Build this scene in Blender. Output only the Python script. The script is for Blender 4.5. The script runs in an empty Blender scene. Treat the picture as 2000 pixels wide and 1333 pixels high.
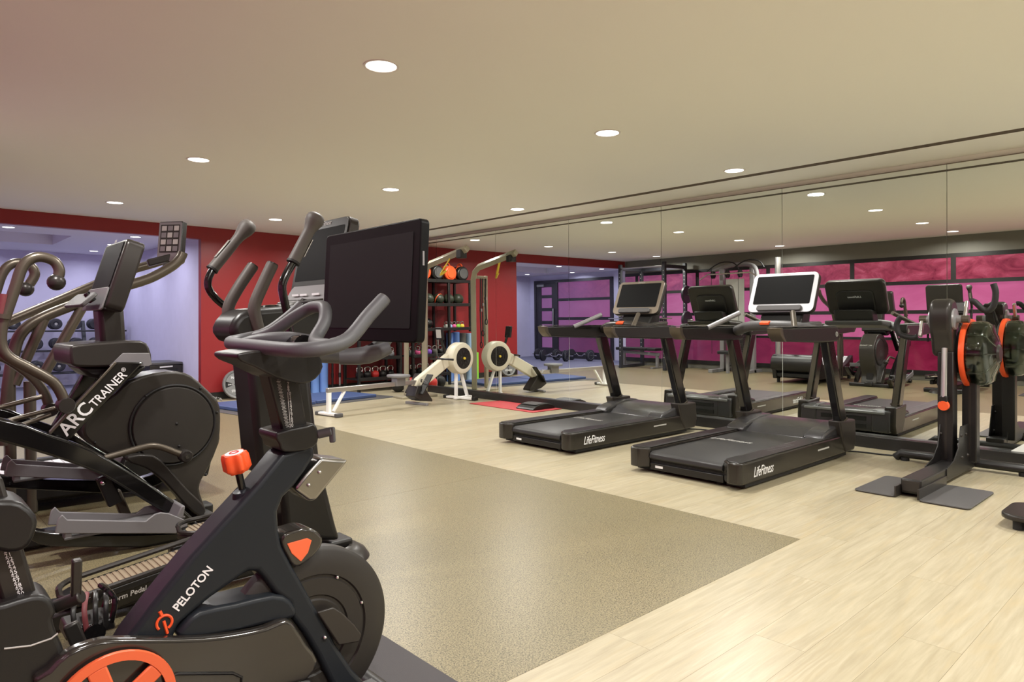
import bpy, bmesh, math, random
from mathutils import Vector, Matrix
random.seed(7)
SC = bpy.context.scene
COL = SC.collection
# ---------------------------------------------------------------- camera, light, exposure
FPX, HOR, TH, CAMH = 1330.0, 630.0, math.radians(42.8), 1.2
cd = bpy.data.cameras.new('camera'); cam = bpy.data.objects.new('camera', cd); COL.objects.link(cam)
cam.location = (0, 0, CAMH); cam.rotation_euler = (math.pi/2, 0, -TH)
cd.sensor_fit = 'HORIZONTAL'; cd.sensor_width = 36.0; cd.lens = 36.0*FPX/2000.0
cd.shift_y = (HOR-666.5)/2000.0
cd.clip_start = 0.02; cd.clip_end = 100
SC.camera = cam
wd = bpy.data.worlds.new('world'); SC.world = wd; wd.use_nodes = True
wd.node_tree.nodes['Background'].inputs[0].default_value = (1.0, 0.95, 0.88, 1)
wd.node_tree.nodes['Background'].inputs[1].default_value = 0.05
SC.view_settings.view_transform = 'Standard'; SC.view_settings.look = 'None'
SC.view_settings.exposure = 0.0; SC.view_settings.gamma = 1.0
SC.view_settings.use_curve_mapping = False
try:
    SC.cycles.use_denoising = True
    SC.cycles.max_bounces = 8; SC.cycles.diffuse_bounces = 4; SC.cycles.glossy_bounces = 4; SC.cycles.use_adaptive_sampling = True; SC.cycles.adaptive_threshold = 0.035
    SC.cycles.transmission_bounces = 8
    SC.cycles.caustics_reflective = True; SC.cycles.caustics_refractive = False
    SC.cycles.sample_clamp_indirect = 4.0
except Exception:
    pass
LAMP_MAIN, LAMP_COOL, LENS = 42.5, 12.5, 9.0        # watts of a downlight in the gym / annex, lens glow
# key planes of the room (metres): camera stands at the origin, +Y runs along the mirror wall, +X towards it
XM, YR, XL, ZC, YB = 6.98, 10.91, -0.32, 2.669, -4.2
YP, XP0, XP1, ZP, ZL = 15.4, -1.3, 3.60, 2.53, 2.48       # annex behind the red wall; lintel underside
# ---------------------------------------------------------------- measuring helpers (photo pixel -> metres on a known plane)
_s, _c = math.sin(TH), math.cos(TH)
def ray(x, y):
    u = (x-1000.0)/FPX; v = (y-HOR)/FPX
    return (_s+u*_c, _c-u*_s, -v)
def P(x, y, Y):
    r = ray(x, y); t = Y/r[1]
    return Vector((t*r[0], Y, CAMH+t*r[2]))
def PX(x, y, X):
    r = ray(x, y); t = X/r[0]
    return Vector((X, t*r[1], CAMH+t*r[2]))
# ---------------------------------------------------------------- materials
MATS = {}
def nt(name):
    m = bpy.data.materials.new(name); m.use_nodes = True
    MATS[name] = m
    return m, m.node_tree, m.node_tree.nodes['Principled BSDF']
def mat(name, col, rough=0.5, metal=0.0, coat=0.0, spec=0.5, emit=None, estr=0.0, trans=0.0, alpha=1.0, ior=1.45, bump=0.0, bscale=200.0, var=0.0):
    m, t, b = nt(name)
    b.inputs['Base Color'].default_value = (*col, 1)
    b.inputs['Roughness'].default_value = rough
    b.inputs['Metallic'].default_value = metal
    b.inputs['Coat Weight'].default_value = coat
    b.inputs['Coat Roughness'].default_value = 0.08
    b.inputs['Specular IOR Level'].default_value = spec
    b.inputs['Transmission Weight'].default_value = trans
    b.inputs['Alpha'].default_value = alpha
    b.inputs['IOR'].default_value = ior
    if emit:
        b.inputs['Emission Color'].default_value = (*emit, 1); b.inputs['Emission Strength'].default_value = estr
    if bump or var:
        n = t.nodes.new('ShaderNodeTexNoise'); n.inputs['Scale'].default_value = bscale; n.inputs['Detail'].default_value = 3
        c = t.nodes.new('ShaderNodeTexCoord'); t.links.new(c.outputs['Object'], n.inputs['Vector'])
        if bump:
            bp = t.nodes.new('ShaderNodeBump'); bp.inputs['Strength'].default_value = bump; bp.inputs['Distance'].default_value = 0.002
            t.links.new(n.outputs['Fac'], bp.inputs['Height']); t.links.new(bp.outputs['Normal'], b.inputs['Normal'])
        if var:
            mr = t.nodes.new('ShaderNodeMapRange'); mr.inputs['To Min'].default_value = 1-var; mr.inputs['To Max'].default_value = 1+var
            t.links.new(n.outputs['Fac'], mr.inputs['Value'])
            mx = t.nodes.new('ShaderNodeMix'); mx.data_type = 'RGBA'; mx.blend_type = 'MULTIPLY'; mx.inputs['Factor'].default_value = 1
            mx.inputs[6].default_value = (*col, 1); t.links.new(mr.outputs['Result'], mx.inputs[7])
            t.links.new(mx.outputs[2], b.inputs['Base Color'])
    return m
def ramp(t, fac, stops):
    r = t.nodes.new('ShaderNodeValToRGB'); e = r.color_ramp.elements
    while len(e) < len(stops): e.new(0.5)
    for q, (p, cc) in zip(e, stops): q.position = p; q.color = (*cc, 1)
    t.links.new(fac, r.inputs[0]); return r.outputs[0]
def noise(t, vec, scale, detail=2, rough=0.5, dist=0.0):
    n = t.nodes.new('ShaderNodeTexNoise'); n.inputs['Scale'].default_value = scale; n.inputs['Detail'].default_value = detail
    n.inputs['Roughness'].default_value = rough; n.inputs['Distortion'].default_value = dist
    t.links.new(vec, n.inputs['Vector']); return n.outputs['Fac']
def mapping(t, vec, scale=(1, 1, 1), loc=(0, 0, 0)):
    m = t.nodes.new('ShaderNodeMapping'); m.inputs['Scale'].default_value = scale; m.inputs['Location'].default_value = loc
    t.links.new(vec, m.inputs['Vector']); return m.outputs[0]
def mixc(t, a, b, fac, mode='MIX'):
    m = t.nodes.new('ShaderNodeMix'); m.data_type = 'RGBA'; m.blend_type = mode
    for sock, v in ((m.inputs[6], a), (m.inputs[7], b), (m.inputs['Factor'], fac)):
        if isinstance(v, (int, float)): sock.default_value = v
        elif isinstance(v, tuple): sock.default_value = (*v, 1)
        else: t.links.new(v, sock)
    return m.outputs[2]
def pos(t):
    return t.nodes.new('ShaderNodeNewGeometry').outputs['Position']

# oak-look plank floor
m, t, b = nt('oak_floor')
p_ = pos(t)
oi = t.nodes.new('ShaderNodeObjectInfo').outputs['Random']
add = t.nodes.new('ShaderNodeVectorMath'); add.operation = 'ADD'
cmb = t.nodes.new('ShaderNodeCombineXYZ'); mu = t.nodes.new('ShaderNodeMath'); mu.operation = 'MULTIPLY'; mu.inputs[1].default_value = 37.0
t.links.new(oi, mu.inputs[0]); t.links.new(mu.outputs[0], cmb.inputs[2]); t.links.new(p_, add.inputs[0]); t.links.new(cmb.outputs[0], add.inputs[1])
v_ = add.outputs[0]
g1 = noise(t, mapping(t, v_, (3.0, 40.0, 1)), 1.0, 6, 0.6, 0.4)
g2 = noise(t, mapping(t, v_, (1.1, 9.0, 1)), 1.2, 3, 0.5, 2.2)
wv = t.nodes.new('ShaderNodeTexWave'); wv.bands_direction = 'Y'; wv.inputs['Scale'].default_value = 9.0; wv.inputs['Distortion'].default_value = 9.0
wv.inputs['Detail'].default_value = 2.0; wv.inputs['Detail Scale'].default_value = 1.2
t.links.new(mapping(t, v_, (0.35, 1.7, 1)), wv.inputs['Vector'])
c1 = ramp(t, g1, [(0.3, (0.315, 0.272, 0.178)), (0.7, (0.435, 0.388, 0.272))])
wmask = noise(t, mapping(t, v_, (0.9, 3.2, 1)), 1.0, 2, 0.5, 0.3)
wfac = mixc(t, ramp(t, wv.outputs['Fac'], [(0.3, (0.75, 0.75, 0.75)), (0.55, (0, 0, 0))]), ramp(t, wmask, [(0.50, (0.10, 0.10, 0.10)), (0.66, (1, 1, 1))]), 1.0, 'MULTIPLY')
c2 = mixc(t, c1, (0.335, 0.285, 0.185), wfac)
tone = ramp(t, oi, [(0, (0.955, 0.95, 0.93)), (1, (1.03, 1.03, 1.04))])
c3 = mixc(t, c2, tone, 1.0, 'MULTIPLY')
c4 = mixc(t, c3, (0.40, 0.325, 0.19), ramp(t, g2, [(0.5, (0, 0, 0)), (0.75, (0.6, 0.6, 0.6))]))
t.links.new(c4, b.inputs['Base Color']); b.inputs['Roughness'].default_value = 0.33
bp = t.nodes.new('ShaderNodeBump'); bp.inputs['Strength'].default_value = 0.10; bp.inputs['Distance'].default_value = 0.001
t.links.new(g1, bp.inputs['Height']); t.links.new(bp.outputs[0], b.inputs['Normal'])
# speckled rubber floor
m, t, b = nt('speckled_rubber')
p_ = pos(t)
s1 = noise(t, p_, 165.0, 2, 0.75); s2 = noise(t, p_, 70.0, 2, 0.6); s3 = noise(t, p_, 1.3, 2)
c1 = ramp(t, s1, [(0.37, (0.028, 0.024, 0.013)), (0.46, (0.148, 0.125, 0.068)), (0.62, (0.265, 0.225, 0.125))])
c2 = mixc(t, c1, (0.19, 0.162, 0.09), ramp(t, s2, [(0.4, (0, 0, 0)), (0.7, (0.35, 0.35, 0.35))]))
t.links.new(mixc(t, c2, (1.06, 1.04, 1.02), ramp(t, s3, [(0.4, (0, 0, 0)), (0.7, (1, 1, 1))]), 'MULTIPLY'), b.inputs['Base Color'])
b.inputs['Roughness'].default_value = 0.36
bp = t.nodes.new('ShaderNodeBump'); bp.inputs['Strength'].default_value = 0.15; bp.inputs['Distance'].default_value = 0.001
t.links.new(s1, bp.inputs['Height']); t.links.new(bp.outputs[0], b.inputs['Normal'])
# backlit pink glazing
def pinkmat(name, a, c, d, es, sc):
    m, t, b = nt(name)
    p_ = pos(t)
    n1 = noise(t, mapping(t, p_, (1, 1, 1.6)), sc, 6, 0.65, 1.2); n2 = noise(t, p_, 0.5, 2)
    q = ramp(t, n1, [(0.3, a), (0.55, c), (0.75, d)])
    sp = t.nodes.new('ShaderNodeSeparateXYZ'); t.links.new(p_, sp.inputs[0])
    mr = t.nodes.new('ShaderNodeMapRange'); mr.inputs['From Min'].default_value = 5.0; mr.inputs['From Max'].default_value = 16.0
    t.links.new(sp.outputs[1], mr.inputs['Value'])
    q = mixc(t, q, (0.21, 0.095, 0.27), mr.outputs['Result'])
    t.links.new(mixc(t, q, (0.12, 0.12, 0.12), 1.0, 'MULTIPLY'), b.inputs['Base Color']); t.links.new(q, b.inputs['Emission Color'])
    b.inputs['Emission Strength'].default_value = es; b.inputs['Roughness'].default_value = 0.12
    return m
pinkmat('pink_glass_plain', (0.60, 0.11, 0.28), (0.70, 0.15, 0.35), (0.76, 0.20, 0.42), 0.78, 0.8)
pinkmat('pink_glass_marbled', (0.22, 0.02, 0.05), (0.48, 0.07, 0.13), (0.72, 0.16, 0.26), 0.75, 2.2)
pinkmat('pink_glass_low', (0.30, 0.015, 0.06), (0.45, 0.03, 0.10), (0.55, 0.05, 0.14), 0.45, 1.6)
# plain materials
mat('ceiling_paint', (0.87, 0.885, 0.815), 0.75, bump=0.05, bscale=60)
mat('annex_ceiling', (0.78, 0.76, 0.80), 0.8)
mat('red_paint', (0.27, 0.020, 0.022), 0.38, bump=0.04, bscale=90)
mat('taupe_paint', (0.16, 0.15, 0.125), 0.6, bump=0.04, bscale=90)
mat('lavender_wall', (0.60, 0.57, 0.72), 0.6, var=0.06, bscale=6)
mat('black_trim', (0.018, 0.017, 0.016), 0.35)
mat('dark_wood', (0.028, 0.024, 0.030), 0.4, var=0.25, bscale=25)
mat('mirror_glass', (0.83, 0.86, 0.82), 0.0, metal=1.0)
mat('seam', (0.62, 0.64, 0.58), 0.3)
mat('lamp_glow', (1, 1, 1), 0.4, emit=(1.0, 0.97, 0.9), estr=LENS)
mat('lamp_glow_cool', (1, 1, 1), 0.4, emit=(0.93, 0.94, 1.0), estr=LENS)
mat('white_metal', (0.78, 0.76, 0.72), 0.4)
mat('slot_dark', (0.20, 0.18, 0.135), 0.6)
mat('annex_carpet', (0.17, 0.17, 0.24), 0.9, var=0.3, bscale=120)
mat('blackp', (0.012, 0.011, 0.0105), 0.36, bump=0.06, bscale=400)
mat('blackg', (0.006, 0.0055, 0.0055), 0.14, coat=0.5)
mat('blackm', (0.009, 0.0085, 0.0085), 0.6)
mat('graphite', (0.034, 0.030, 0.027), 0.32, metal=0.35)
mat('bronze_metal', (0.105, 0.088, 0.068), 0.34, metal=0.55)
mat('grip', (0.075, 0.066, 0.058), 0.55, bump=0.1, bscale=300)
mat('bluegrip', (0.085, 0.087, 0.092), 0.5, bump=0.1, bscale=300)
mat('bike_blue', (0.014, 0.017, 0.021), 0.36, spec=0.3)
mat('shroud', (0.028, 0.024, 0.020), 0.34, bump=0.05, bscale=500)
mat('discgrey', (0.022, 0.019, 0.016), 0.46)
mat('silver', (0.56, 0.55, 0.53), 0.3, metal=0.9)
mat('chrome', (0.62, 0.61, 0.60), 0.16, metal=1.0)
mat('silverp', (0.25, 0.245, 0.25), 0.35, metal=0.3)
mat('lightgrey', (0.17, 0.165, 0.17), 0.45)
mat('midgrey', (0.075, 0.072, 0.072), 0.5)
mat('screen', (0.009, 0.009, 0.009), 0.45, spec=0.05)
mat('orange', (0.85, 0.10, 0.025), 0.35)
mat('orange_soft', (0.80, 0.14, 0.05), 0.45)
mat('white', (0.80, 0.79, 0.77), 0.5)
mat('letterwhite', (0.80, 0.80, 0.80), 0.5)
mat('lettergrey', (0.45, 0.44, 0.41), 0.5)
mat('beltblack', (0.024, 0.023, 0.023), 0.40, bump=0.1, bscale=500)
mat('tan_rubber', (0.27, 0.215, 0.14), 0.6)
mat('cream', (0.64, 0.60, 0.47), 0.42)
mat('greige_metal', (0.40, 0.365, 0.27), 0.36, metal=0.35)
mat('red_mat', (0.42, 0.045, 0.05), 0.6)
mat('blue_mat', (0.055, 0.085, 0.20), 0.45)
mat('blue_foam', (0.14, 0.26, 0.62), 0.6)
mat('lblue_foam', (0.32, 0.46, 0.66), 0.6)
mat('grey_foam', (0.09, 0.08, 0.07), 0.7)
mat('green', (0.25, 0.62, 0.06), 0.5)
mat('purple', (0.22, 0.07, 0.45), 0.45)
mat('pink', (0.65, 0.09, 0.25), 0.45)
mat('yellow', (0.75, 0.55, 0.05), 0.5)
mat('plate_grey', (0.21, 0.21, 0.21), 0.45, metal=0.3)
mat('olive', (0.032, 0.036, 0.022), 0.45)
mat('redball', (0.55, 0.03, 0.025), 0.4)
mat('dumbbell', (0.028, 0.028, 0.035), 0.45)
mat('tank', (0.80, 0.90, 0.82), 0.05, trans=1.0, ior=1.33)
mat('tankwater', (0.15, 0.18, 0.10), 0.08, coat=1.0)
mat('rubber_mat_black', (0.045, 0.040, 0.042), 0.7, bump=0.2, bscale=350)
mat('padlines', (0.075, 0.072, 0.072), 0.55)
mat('whitebelt', (0.55, 0.54, 0.57), 0.5)
mat('rose', (0.16, 0.035, 0.04), 0.5)
mat('clear_plastic', (0.022, 0.019, 0.016), 0.16, coat=0.7)
mat('tan_metal', (0.20, 0.165, 0.125), 0.35, metal=0.4)
mat('bezel', (0.008, 0.008, 0.008), 0.4, spec=0.08)
mat('rail_gloss', (0.020, 0.0175, 0.014), 0.24, coat=0.25)
mat('hood', (0.085, 0.083, 0.085), 0.26, metal=0.45)
mat('console_silver', (0.55, 0.56, 0.59), 0.32, metal=0.2)
mat('steel', (0.30, 0.29, 0.275), 0.24, metal=1.0)
mat('screen_grey', (0.024, 0.024, 0.024), 0.5, spec=0.05)
def M(n): return MATS[n]
# ---------------------------------------------------------------- mesh helpers (all coordinates in world metres)
def org(o):
    v = Vector((0, 0, 0))
    while o is not None:
        v += o.location; o = o.parent
    return v
def obj(name, bm, m, parent=None, smooth=40, bevel=0.0, seg=2, local=False, loc=None):
    me = bpy.data.meshes.new(name)
    if loc is not None:
        bmesh.ops.translate(bm, verts=bm.verts, vec=-Vector(loc))
    elif parent is not None and not local:
        bmesh.ops.translate(bm, verts=bm.verts, vec=-org(parent))
    bmesh.ops.recalc_face_normals(bm, faces=bm.faces)
    bm.to_mesh(me); bm.free()
    if smooth:
        me.polygons.foreach_set('use_smooth', [True]*len(me.polygons))
        me.set_sharp_from_angle(angle=math.radians(smooth))
    me.materials.append(M(m))
    o = bpy.data.objects.new(name, me); COL.objects.link(o)
    if loc is not None: o.location = loc
    if parent is not None: o.parent = parent
    if bevel:
        bv = o.modifiers.new('bevel', 'BEVEL'); bv.width = bevel; bv.segments = seg; bv.limit_method = 'ANGLE'; bv.angle_limit = math.radians(35)
    return o
def thing(name, label, cat, loc, group=None, rz=0.0):
    o = bpy.data.objects.new(name, None); COL.objects.link(o); o.location = loc; o.rotation_euler = (0, 0, rz)
    o.empty_display_size = 0.1
    return tag(o, label, cat, group)
def tag(o, label, cat, group=None):
    o['label'] = label; o['category'] = cat
    if group: o['group'] = group
    return o
def struct(o, label=None):
    o['kind'] = 'structure'
    if label: o['label'] = label
    return o
def dup(root, loc, label=None, rz=None):
    r = root.copy(); COL.objects.link(r); r.location = loc
    if rz is not None: r.rotation_euler = (0, 0, rz)
    if label: r['label'] = label
    for ch in list(root.children):
        c = ch.copy(); COL.objects.link(c); c.parent = r
        for g in list(ch.children):
            d = g.copy(); COL.objects.link(d); d.parent = c
    return r
def box(x0, x1, y0, y1, z0, z1, bm=None):
    bm = bm or bmesh.new()
    v = [bm.verts.new((x, y, z)) for x in (x0, x1) for y in (y0, y1) for z in (z0, z1)]
    for f in ((0, 1, 3, 2), (4, 6, 7, 5), (0, 4, 5, 1), (2, 3, 7, 6), (0, 2, 6, 4), (1, 5, 7, 3)):
        bm.faces.new([v[i] for i in f])
    return bm
def obox(center, size, ax=(1, 0, 0), up=(0, 0, 1), bm=None):
    """box with its x axis along ax and z axis near up"""
    a = Vector(ax).normalized(); u = Vector(up); b_ = u.cross(a).normalized(); u = a.cross(b_).normalized()
    bm2 = box(-size[0]/2, size[0]/2, -size[1]/2, size[1]/2, -size[2]/2, size[2]/2)
    mt = Matrix((a, b_, u)).transposed().to_4x4(); mt.translation = Vector(center)
    bmesh.ops.transform(bm2, matrix=mt, verts=bm2.verts)
    if bm is None: return bm2
    return join(bm, bm2)
def join(bm, bm2):
    me = bpy.data.meshes.new('tmp'); bm2.to_mesh(me); bm2.free(); bm.from_mesh(me); bpy.data.meshes.remove(me); return bm
def prism(pts, y0, y1, bm=None):
    """pts (x, z) outline extruded along Y"""
    bm = bm or bmesh.new()
    a = [bm.verts.new((x, y0, z)) for x, z in pts]; c = [bm.verts.new((x, y1, z)) for x, z in pts]
    bm.faces.new(a); bm.faces.new(c[::-1])
    n = len(pts)
    for i in range(n): bm.faces.new((a[i], c[i], c[(i+1) % n], a[(i+1) % n]))
    return bm
def prismx(pts, x0, x1, bm=None):
    """pts (y, z) outline extruded along X"""
    bm = bm or bmesh.new()
    a = [bm.verts.new((x0, y, z)) for y, z in pts]; c = [bm.verts.new((x1, y, z)) for y, z in pts]
    bm.faces.new(a); bm.faces.new(c[::-1])
    n = len(pts)
    for i in range(n): bm.faces.new((a[i], c[i], c[(i+1) % n], a[(i+1) % n]))
    return bm
def prismz(pts, z0, z1, bm=None):
    bm = bm or bmesh.new()
    a = [bm.verts.new((x, y, z0)) for x, y in pts]; c = [bm.verts.new((x, y, z1)) for x, y in pts]
    bm.faces.new(a); bm.faces.new(c[::-1])
    n = len(pts)
    for i in range(n): bm.faces.new((a[i], c[i], c[(i+1) % n], a[(i+1) % n]))
    return bm
def spx(pix, Y):
    """traced side outline -> (x, z) metres on the plane Y"""
    r = []
    for x, y in pix:
        q = P(x, y, Y); r.append((q.x, q.z))
    return r
def smoothpts(pts, n=3, closed=True):
    """Catmull-Rom through points"""
    pts = [Vector(p) for p in pts]; out = []; N = len(pts)
    rng = range(N) if closed else range(N-1)
    for i in rng:
        if closed: p0, p1, p2, p3 = pts[i-1], pts[i], pts[(i+1) % N], pts[(i+2) % N]
        else: p0, p1, p2, p3 = pts[max(i-1, 0)], pts[i], pts[i+1], pts[min(i+2, N-1)]
        for k in range(n):
            s = k/n
            out.append(0.5*((2*p1)+(p2-p0)*s+(2*p0-5*p1+4*p2-p3)*s*s+(3*p1-p0-3*p2+p3)*s**3))
    if not closed: out.append(pts[-1])
    return out
def sside(pix, Y, n=3):
    return [(v.x, v.y) for v in smoothpts([Vector((*q, 0)).to_2d() for q in spx(pix, Y)], n)]
def tube(pts, r, seg=12, bm=None, cap=True, sm=0, flat=None):
    """round tube along pts; r number or list; flat=(sx, sy) squashes the section"""
    bm = bm or bmesh.new()
    pts = [Vector(p) for p in pts]
    rs = list(r) if isinstance(r, (list, tuple)) else [r]*len(pts)
    if sm:
        k = smoothpts([Vector((*p, q)) for p, q in zip(pts, rs)], sm, closed=False)
        pts = [Vector(v[:3]) for v in k]; rs = [v[3] for v in k]
    N = len(pts); rings = []; up = None
    for i, p in enumerate(pts):
        d = (pts[min(i+1, N-1)]-pts[max(i-1, 0)]).normalized()
        if up is None:
            up = Vector((0, 0, 1)) if abs(d.z) < 0.9 else Vector((0, 1, 0))
        a = d.cross(up).normalized(); up = a.cross(d).normalized()
        fx, fy = flat or (1, 1)
        rings.append([bm.verts.new(p+rs[i]*(fx*math.cos(2*math.pi*k/seg)*a+fy*math.sin(2*math.pi*k/seg)*up)) for k in range(seg)])
    for i in range(N-1):
        for k in range(seg):
            bm.faces.new((rings[i][k], rings[i][(k+1) % seg], rings[i+1][(k+1) % seg], rings[i+1][k]))
    if cap:
        bm.faces.new(rings[0][::-1]); bm.faces.new(rings[-1])
    return bm
def lathe(prof, center, axis=(0, 0, 1), seg=32, bm=None):
    """prof: (radius, height) pairs revolved about axis through center"""
    bm = bm or bmesh.new()
    ax = Vector(axis).normalized(); a = ax.orthogonal().normalized(); b_ = ax.cross(a)
    c = Vector(center); rings = []
    for r, hh in prof:
        if r < 1e-6: rings.append([bm.verts.new(c+ax*hh)])
        else: rings.append([bm.verts.new(c+ax*hh+r*(math.cos(2*math.pi*k/seg)*a+math.sin(2*math.pi*k/seg)*b_)) for k in range(seg)])
    for i in range(len(rings)-1):
        A, B = rings[i], rings[i+1]
        for k in range(seg):
            k2 = (k+1) % seg
            if len(A) == 1 and len(B) == 1: continue
            if len(A) == 1: bm.faces.new((A[0], B[k2], B[k]))
            elif len(B) == 1: bm.faces.new((A[k], A[k2], B[0]))
            else: bm.faces.new((A[k], A[k2], B[k2], B[k]))
    return bm
def cyl(p0, p1, r, seg=20, bm=None, r2=None):
    p0, p1 = Vector(p0), Vector(p1)
    L = (p1-p0).length
    r2 = r if r2 is None else r2
    return lathe([(0, 0), (r, 0), (r2, L), (0, L)], p0, p1-p0, seg, bm)
def sphere(c, r, seg=16, bm=None, axis=(0, 0, 1), sz=1.0):
    k = seg//2
    return lathe([(r*math.sin(math.pi*i/k), -r*sz*math.cos(math.pi*i/k)) for i in range(k+1)], c, axis, seg, bm)
def torus(c, R, r, axis=(0, 0, 1), seg=32, ms=8, bm=None):
    bm = bm or bmesh.new()
    ax = Vector(axis).normalized(); a = ax.orthogonal().normalized(); b_ = ax.cross(a); c = Vector(c)
    rings = []
    for i in range(seg):
        d = math.cos(2*math.pi*i/seg)*a+math.sin(2*math.pi*i/seg)*b_
        rings.append([bm.verts.new(c+d*(R+r*math.cos(2*math.pi*k/ms))+ax*(r*math.sin(2*math.pi*k/ms))) for k in range(ms)])
    for i in range(seg):
        for k in range(ms):
            bm.faces.new((rings[i][k], rings[(i+1) % seg][k], rings[(i+1) % seg][(k+1) % ms], rings[i][(k+1) % ms]))
    return bm
def rbar(p0, p1, w, hgt, bm=None, up=(0, 0, 1)):
    """rectangular bar between two points, w across, hgt along up"""
    p0, p1 = Vector(p0), Vector(p1); d = p1-p0
    return obox((p0+p1)/2, (d.length, w, hgt), d, up, bm)
def rrect(w, hgt, r, n=4):
    """rounded rectangle outline centred at 0"""
    out = []
    for cx, cy, a0 in ((w/2-r, hgt/2-r, 0), (-w/2+r, hgt/2-r, 90), (-w/2+r, -hgt/2+r, 180), (w/2-r, -hgt/2+r, 270)):
        for k in range(n+1):
            a = math.radians(a0+90*k/n); out.append((cx+r*math.cos(a), cy+r*math.sin(a)))
    return out
def slab(outline, thick, center, ax, up, bm=None):
    """outline (u, v) in the plane spanned by ax, up; extruded by thick along ax x up (n = up x ax)"""
    bm2 = bmesh.new()
    a = Vector(ax).normalized(); u = Vector(up); n = u.cross(a).normalized(); u = a.cross(n).normalized(); c = Vector(center)
    A = [bm2.verts.new(c+a*x+u*y) for x, y in outline]; B = [bm2.verts.new(c+a*x+u*y+n*thick) for x, y in outline]
    bm2.faces.new(A[::-1]); bm2.faces.new(B); N = len(outline)
    for i in range(N): bm2.faces.new((A[i], A[(i+1) % N], B[(i+1) % N], B[i]))
    return bm2 if bm is None else join(bm, bm2)
def text(name, body, center, ax, up, size, m, parent, shear=0.0, ext=0.0006, align='CENTER', space=1.0, width=None, line=1.0, bold=0.0, local=False):
    cu = bpy.data.curves.new(name, 'FONT'); cu.body = body; cu.size = size; cu.align_x = align; cu.align_y = 'CENTER'
    cu.extrude = ext; cu.shear = shear; cu.space_character = space; cu.space_line = line; cu.offset = bold; cu.resolution_u = 3
    t_ = bpy.data.objects.new('tmp', cu); COL.objects.link(t_)
    bpy.context.view_layer.update()
    me = bpy.data.meshes.new_from_object(t_.evaluated_get(bpy.context.evaluated_depsgraph_get())); me.name = name
    bpy.data.objects.remove(t_); bpy.data.curves.remove(cu)
    a = Vector(ax).normalized(); u = Vector(up); n = a.cross(u).normalized(); u = n.cross(a).normalized()
    mt = Matrix((a, u, n)).transposed().to_4x4()
    mt.translation = Vector(center)-(org(parent) if (parent is not None and not local) else Vector())
    if width:
        xs = [v.co.x for v in me.vertices]; w = max(xs)-min(xs)
        if w > 1e-6: mt = mt @ Matrix.Diagonal((width/w, 1, 1, 1))
    me.transform(mt); me.materials.clear(); me.materials.append(M(m))
    o = bpy.data.objects.new(name, me); COL.objects.link(o)
    if parent is not None: o.parent = parent
    return o
# ================================================================ the room
def area_lamp(x, y, z, watts, col, rad):
    l = bpy.data.lights.new('downlight_lamp', 'AREA'); l.shape = 'DISK'; l.size = rad*2; l.energy = watts; l.color = col
    try: l.spread = math.radians(165)
    except Exception: pass
    o = bpy.data.objects.new('downlight_lamp', l); COL.objects.link(o); o.location = (x, y, z)
    return o
# floor: base slab, oak planks, rubber sheets
fl = struct(obj('floor', box(XL, XM+0.2, YB, YR, -0.05, -0.004), 'black_trim'), 'light oak plank floor around a speckled rubber zone')
RX, RY = 3.73, 1.68           # far/near edge of the rubber zone
def planks(x0, x1, y0, y1, w, L):
    y = y0; row = 0
    while y < y1-0.01:
        yb = min(y+w, y1); x = x0-((row*0.61) % 1.0)*L; row += 1
        while x < x1-0.01:
            a, c = max(x, x0), min(x+L, x1)
            if c-a > 0.02:
                obj('plank', box(a+0.0004, c-0.0004, y+0.0004, yb-0.0004, -0.004, 0.0), 'oak_floor', fl, smooth=0, loc=(a, y, 0))
            x += L
        y = yb
planks(RX, XM+0.02, RY, YR, 0.1985, 1.82)
planks(XL, XM+0.02, YB, RY, 0.196, 1.82)
y = RY; k = 0
for ya, yb in ((RY, 2.83), (2.83, 4.045), (4.045, 5.26), (5.26, 6.475), (6.475, 7.69), (7.69, 8.905), (8.905, 10.12), (10.12, YR)):
    cut = 0.715 if k % 2 else 1.9
    for xa, xb in (((XL, RX),) if k != 2 else ((XL, 0.715), (0.715, RX))):
        obj('rubber_sheet', box(xa+0.0006, xb-0.0006, ya+(0.0010 if k in (2,) else 0.0), yb-(0.0010 if k == 1 else 0.0), -0.004, 0.0008), 'speckled_rubber', fl, smooth=0)
    k += 1
struct(obj('floor_annex', box(XP0, XP1+0.15, YR, YP, -0.05, 0.0), 'annex_carpet'), 'dark blue grey carpet of the lavender annex')
# ceiling with linear slot diffuser
ce = struct(obj('ceiling', box(XL, 6.32, YB, YR, ZC, ZC+0.15), 'ceiling_paint'), 'cream painted ceiling with round downlights')
obj('ceiling_strip', box(6.425, XM+0.2, YB, YR, ZC, ZC+0.15), 'ceiling_paint', ce, smooth=0)
obj('slot_backing', box(6.32, 6.425, YB, YR, ZC+0.03, ZC+0.06), 'slot_dark', ce, smooth=0)
for xs in (6.325, 6.358, 6.387, 6.42):
    obj('slot_rail', box(xs-0.004, xs+0.004, YB, YR, ZC-0.001, ZC+0.03), 'slot_dark', ce, smooth=0)
# annex ceiling with a tray recess
ac = struct(obj('ceiling_annex', box(XP0, XP1+0.15, YR+0.12, 12.3, ZP, ZP+0.3), 'annex_ceiling'), 'pale ceiling of the annex with a shallow tray recess')
obj('ceiling_border', box(XP0, XP1+0.15, 13.9, YP, ZP, ZP+0.3), 'annex_ceiling', ac, smooth=0)
obj('ceiling_border', box(2.15, XP1+0.15, 12.3, 13.9, ZP, ZP+0.3), 'annex_ceiling', ac, smooth=0)
obj('ceiling_border', box(XP0, -0.5, 12.3, 13.9, ZP, ZP+0.3), 'annex_ceiling', ac, smooth=0)
obj('tray_top', box(-0.5, 2.15, 12.3, 13.9, ZP+0.17, ZP+0.3), 'annex_ceiling', ac, smooth=0)
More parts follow.
